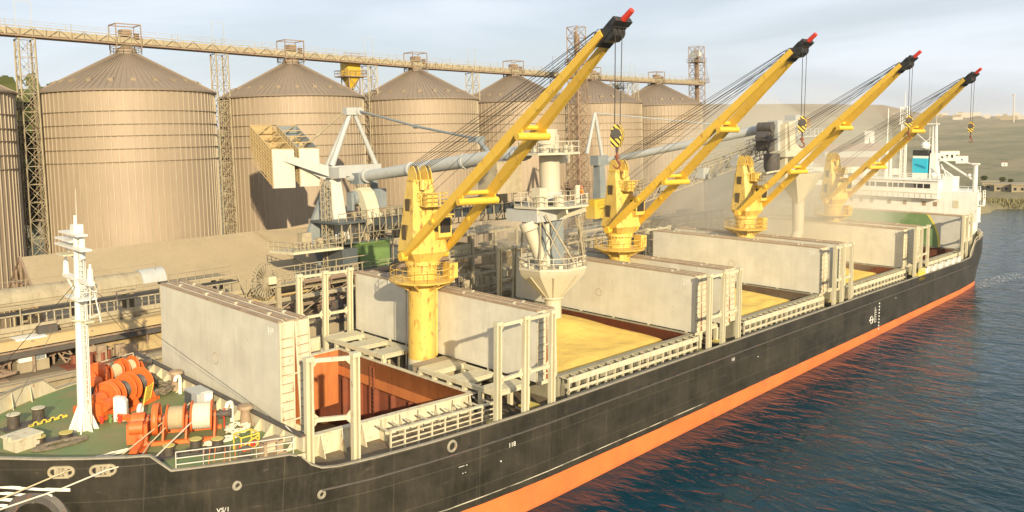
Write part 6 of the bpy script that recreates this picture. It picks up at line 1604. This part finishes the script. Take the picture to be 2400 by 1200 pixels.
for i in range(6):
    x = 88+i*3.2; g = G(); g.bx(x, x+.9, -15.9, -15.2, BT-.6, BT+.75); g.bx(x+.85, x+1.6, -15.9, -15.6, BT-.3, BT+.1); g.bx(x+1.4, x+1.6, -15.9, -15.6, BT, BT+1.0)
    solo('rail_post', g, 'white', 'white rail fitting, %s aft of the yellow gangway head on the near rail' % ['first', 'second', 'third', 'fourth', 'fifth', 'sixth'][i].replace('number ', ''), 'fitting', (x, -15.6, BT), 'white fittings on the near rail before the stern')
g = G(); g.bx(84.6, 87.4, -16.0, -15.3, BT-.8, BT+.35); g.rail([(84.6, -15.9, BT), (87.4, -15.9, BT)], 1, .06, .7, 2, 4)
solo('gangway_head', g, 'yellow_rail', 'small yellow gangway head on the rail near the stern', 'gangway', (86, -15.6, BT))

# ------------------------------------------------------------------ FAR LAND FEATURES
def house(name, label, x, y, w, d, h, roof=True, wm='brick_pale', n=3, group=None):
    z = land_h(x, y)-.3; t = thing(name, label, 'building', (x, y, z), 0, group, ship=False); rz = math.atan2(y-CY, x-CX)+math.pi/2
    t.rotation_euler = (0, 0, rz)
    g = G(); g.bx(-w/2, w/2, -d/2, d/2, 0, h); part(t, 'wall', g, wm, local=True)
    g = G()
    if roof: g.prism([(-w/2-.3, -d/2-.3, h), (-w/2-.3, d/2+.3, h), (-w/2-.3, 0, h+d*.3)], (w+.6, 0, 0))
    else: g.bx(-w/2-.2, w/2+.2, -d/2-.2, d/2+.2, h, h+.4)
    part(t, 'roof', g, 'roof_brown' if roof else 'concrete', local=True)
    for i in range(n):
        x0 = -w/2+w*(i+.5)/n
        g = G(); g.bx(x0-w*.06, x0+w*.06, d/2, d/2+.06, h*.3, h*.65); part(t, 'window', g, 'glass_dark', local=True)
def at(az, dist): a = R(az); return CX+dist*math.cos(a), CY+dist*math.sin(a)
import itertools
def az_px(px): return math.degrees(YAW-math.atan((px-1200)/1904.67))
x, y = at(az_px(2228), 640); house('farm_house', 'white two part house alone in the green field right of the accommodation', x, y, 12, 8, 7, False, 'white', 4)
x, y = at(az_px(2209), 655); house('farm_shed', 'low pinkish shed left of the white field house', x, y, 8, 7, 5, False, 'brick_pale', 2)
x, y = at(az_px(2257), 600); house('field_hut', 'small pale hut below the white field house', x, y, 7, 5, 5, False, 'white', 1)
x, y = at(az_px(2357), 560); house('field_hut', 'tiny white hut in the field near the right border', x, y, 3, 3, 2.5, True, 'white', 1)
for i, (px, d, w, h) in enumerate(((2340, 372, 9, 2.2), (2362, 365, 8, 2.6), (2385, 372, 10, 2.3), (2400, 362, 7, 2.8), (2325, 380, 6, 2.4))):
    x, y = at(az_px(px), d); house('shore_building', ['long pale shore shed second from the left of its row', 'pale shore shed in the middle of the row above the far bank', 'long shore shed right of the middle one', 'shore shed cut by the right border of the photo', 'leftmost shore shed just right of the stern'][i], x, y, w, 5, h, False, 'concrete', 3, 'low sheds on the far shore')
for i in range(22):
    px = 2190+rnd.random()*260; d = rnd.uniform(2300, 3000); x, y = at(az_px(px), d)
    z = land_h(x, y); g = G(); w, h = rnd.uniform(10, 38), rnd.uniform(5, 13); a = math.atan2(y-CY, x-CX)
    m = Matrix.Rotation(a, 3, 'Z'); g.box((x, y, z+h/2), (w*.5, w, h), m)
    solo('town_block', g, rnd.choice(['brick_pale', 'concrete']), 'distant pale town block on the horizon, '+['left','right'][px > 2300]+' part of the skyline', 'building', (x, y, z), 'distant town blocks on the horizon', ship=False)
x, y = at(az_px(2377), 2100); z = land_h(x, y)
t = thing('radio_mast', 'thin tall chimney like mast on the horizon at the far right', 'mast', (x, y, z), 0, ship=False); g = G(); g.tube((x, y, z), (x, y, z+62), 1.6, 1.0, 8); g.tube((x, y, z+58), (x, y, z+60), 3, 3, 8); part(t, 'shaft', g, 'brick_pale')
for (px, d, w, h, n_, lab) in ((1795, 700, 46, 5, 8, 'long low white hall on the slope behind the second loader'), (2040, 900, 9, 22, 1, 'pale tower block on the slope above the farthest crane'), (2000, 520, 30, 12, 5, 'grey striped gabled hall in the dust behind the fourth crane'), (1950, 430, 40, 9, 6, 'pale hall in the dust left of the fourth crane')):
    x, y = at(az_px(px), d); house('hall' if w > 10 else 'tower_block', lab, x, y, w, 14 if w > 10 else 9, h, w < 45 and w > 10, 'white' if px != 2000 else 'pale_grey', n_)
# trees
def leaf_crown(r, h, n, seed):
    rr_ = random.Random(seed); g = G(); cl = []
    for i in range(26): 
        a, b = rr_.random()*6.28, rr_.uniform(-.9, 1); q = rr_.random()**.4
        cl.append(Vector((r*q*math.cos(a)*math.sqrt(1-b*b*.7), r*q*math.sin(a)*math.sqrt(1-b*b*.7), h*.5*b)))
    for i in range(n):
        c = rr_.choice(cl); p = c+Vector((rr_.gauss(0, .26), rr_.gauss(0, .26), rr_.gauss(0, .22)))*r*.75
        s = r*rr_.uniform(.05, .13); m = Matrix.Rotation(rr_.random()*6.28, 3, 'Z') @ Matrix.Rotation(rr_.random()*3.14, 3, 'X')
        g.add([p+m @ Vector((-s, -s*.6, 0)), p+m @ Vector((s, -s*.6, 0)), p+m @ Vector((s*.8, s*.7, s*.2)), p+m @ Vector((-s*.8, s*.7, 0))], [(0, 1, 2, 3)])
    return g
tr = thing('tree', '', 'tree', (0, 0, 0), 0, 'bushy trees around the fields and silos', ship=False)
g = G(); g.tube((0, 0, 0), (.1, 0, 1.6), .16, .11, 8); 
for i in range(7): a = i*.9; g.tube((.1, 0, 1.2+.1*i), (.1+.9*math.cos(a), .9*math.sin(a), 2.2+.1*i), .06, .02, 5)
part(tr, 'trunk', g, 'bark', local=True)
cg = leaf_crown(1.5, 2.4, 1900, 3); cg.shift((0, 0, -2.6)); part(tr, 'crown', cg, 'foliage', local=True)
spots = []
spots.append((-19.5, 92, 8.5, 'tall dark tree seen between the cropped silo and the nearest whole silo'))
spots.append((-14, 98, 9.5, 'second dark tree behind the first lattice tower at the left'))
for i, (px, d, s, lab) in enumerate(((2310, 400, .8, 'bush behind the leftmost shore shed'), (2352, 398, .7, 'bush between two shore sheds'), (2372, 392, .6, 'small bush by the long shore shed'))):
    x, y = at(az_px(px), d); spots.append((x, y, s, lab))
first = True
for x, y, s, lab in spots:
    m = Matrix.Translation((x, y, land_h(x, y))) @ Matrix.Rotation(rnd.random()*6, 4, 'Z') @ Matrix.Scale(s, 4)
    if first: tr.matrix_world = m; tr['label'] = lab; first = False
    else:
        o = dup(tr, (0, 0, 0), 0, lab, ship=False); o.matrix_world = m
# reeds along the far shore
g = G()
for i in range(5200):
    y = rnd.uniform(-60, 60); x = 272-1.5*math.sin(y*.11)-3*math.sin(y*.023)+rnd.uniform(-1, 9); z = land_h(x, y); h = rnd.uniform(.4, 1.3); a = rnd.random()*3; w = .25
    if z < -.2: continue
    g.add([(x-w*math.cos(a), y-w*math.sin(a), z-.1), (x+w*math.cos(a), y+w*math.sin(a), z-.1), (x+rnd.uniform(-.3, .3), y+rnd.uniform(-.3, .3), z+h)], [(0, 1, 2)])
solo('reeds', g, 'reed', 'reed fringe along the far shore of the bay', 'reeds', (272, 0, 0), ship=False, kind='stuff')
# wake foam at the stern
m, N, L, P = newmat('foam'); tc = N.new('ShaderNodeTexCoord'); 
P.inputs['Base Color'].default_value = (.75, .76, .72, 1); P.inputs['Roughness'].default_value = .8
n_ = noise(N, L, tc.outputs['Object'], 1.6, 7, .75, (.5, 1.6, 1)); L.new(mth(N, L, 'MULTIPLY', ramp(N, L, n_, .50, .66), .8), P.inputs['Alpha']); MATS['foam'] = m
g = G(); g.add([(112, -16.9, .02), (118, -18.2, .02), (130, -20.6, .02), (134, -18, .02), (124, -15, .02), (116, -15.6, .02)], [(0, 1, 2, 3, 4, 5)])
solo('foam', g, 'foam', '', '', (112, -17, 0), ship=False, kind='structure')

# ------------------------------------------------------------------ AIR: haze box and grain dust
def volmat(name, col, dens, aniso=.0):
    m = bpy.data.materials.new(name); m.use_nodes = True; N, L = m.node_tree.nodes, m.node_tree.links; N.clear()
    o = N.new('ShaderNodeOutputMaterial'); v = N.new('ShaderNodeVolumePrincipled')
    v.inputs['Color'].default_value = (*col, 1); v.inputs['Density'].default_value = dens; v.inputs['Anisotropy'].default_value = aniso
    L.new(v.outputs[0], o.inputs['Volume']); MATS[name] = m
volmat('haze_air', (.99, .96, .92), HAZE)
volmat('grain_dust', (.98, .92, .76), DUST)
g = G(); g.bx(-420, 12500, -2600, 12500, -5.5, 135)
solo('haze', g, 'haze_air', 'pale haze filling the air over the port and fields', 'haze', (0, 0, 0), ship=False, kind='stuff')
def blob(c, r, seed, n=20):
    rr_ = random.Random(seed); ph = [rr_.random()*6 for _ in range(6)]; g = G(); rows = 14
    for j in range(rows+1):
        b = -math.pi/2+math.pi*j/rows
        for i in range(n):
            a = 2*math.pi*i/n; k = 1+.16*math.sin(3*a+ph[0])*math.cos(2*b+ph[1])+.1*math.sin(5*a+ph[2]+3*b)
            g.v.append((c[0]+r[0]*k*math.cos(a)*math.cos(b), c[1]+r[1]*k*math.sin(a)*math.cos(b), c[2]+r[2]*k*math.sin(b)))
    for j in range(rows):
        for i in range(n): g.f.append((j*n+i, j*n+(i+1) % n, (j+1)*n+(i+1) % n, (j+1)*n+i)); g.m.append(0)
    return g
for i, (c, r, lab) in enumerate((((76, 6, 14), (22, 17, 13), 'drifting pale grain dust round the second loader spout'), ((96, 12, 18), (34, 22, 17), 'thin pale grain dust drifting behind the third and fourth cranes'), ((40, 24, 11), (16, 12, 9), 'thin grain dust behind the first loader funnel'), ((78, 2, 12), (11, 9, 9), 'dense inner cloud of grain dust over the fourth hatch'))):
    solo('dust_cloud', blob(c, r, i+3), 'grain_dust', lab, 'dust', c, ship=False, kind='stuff')
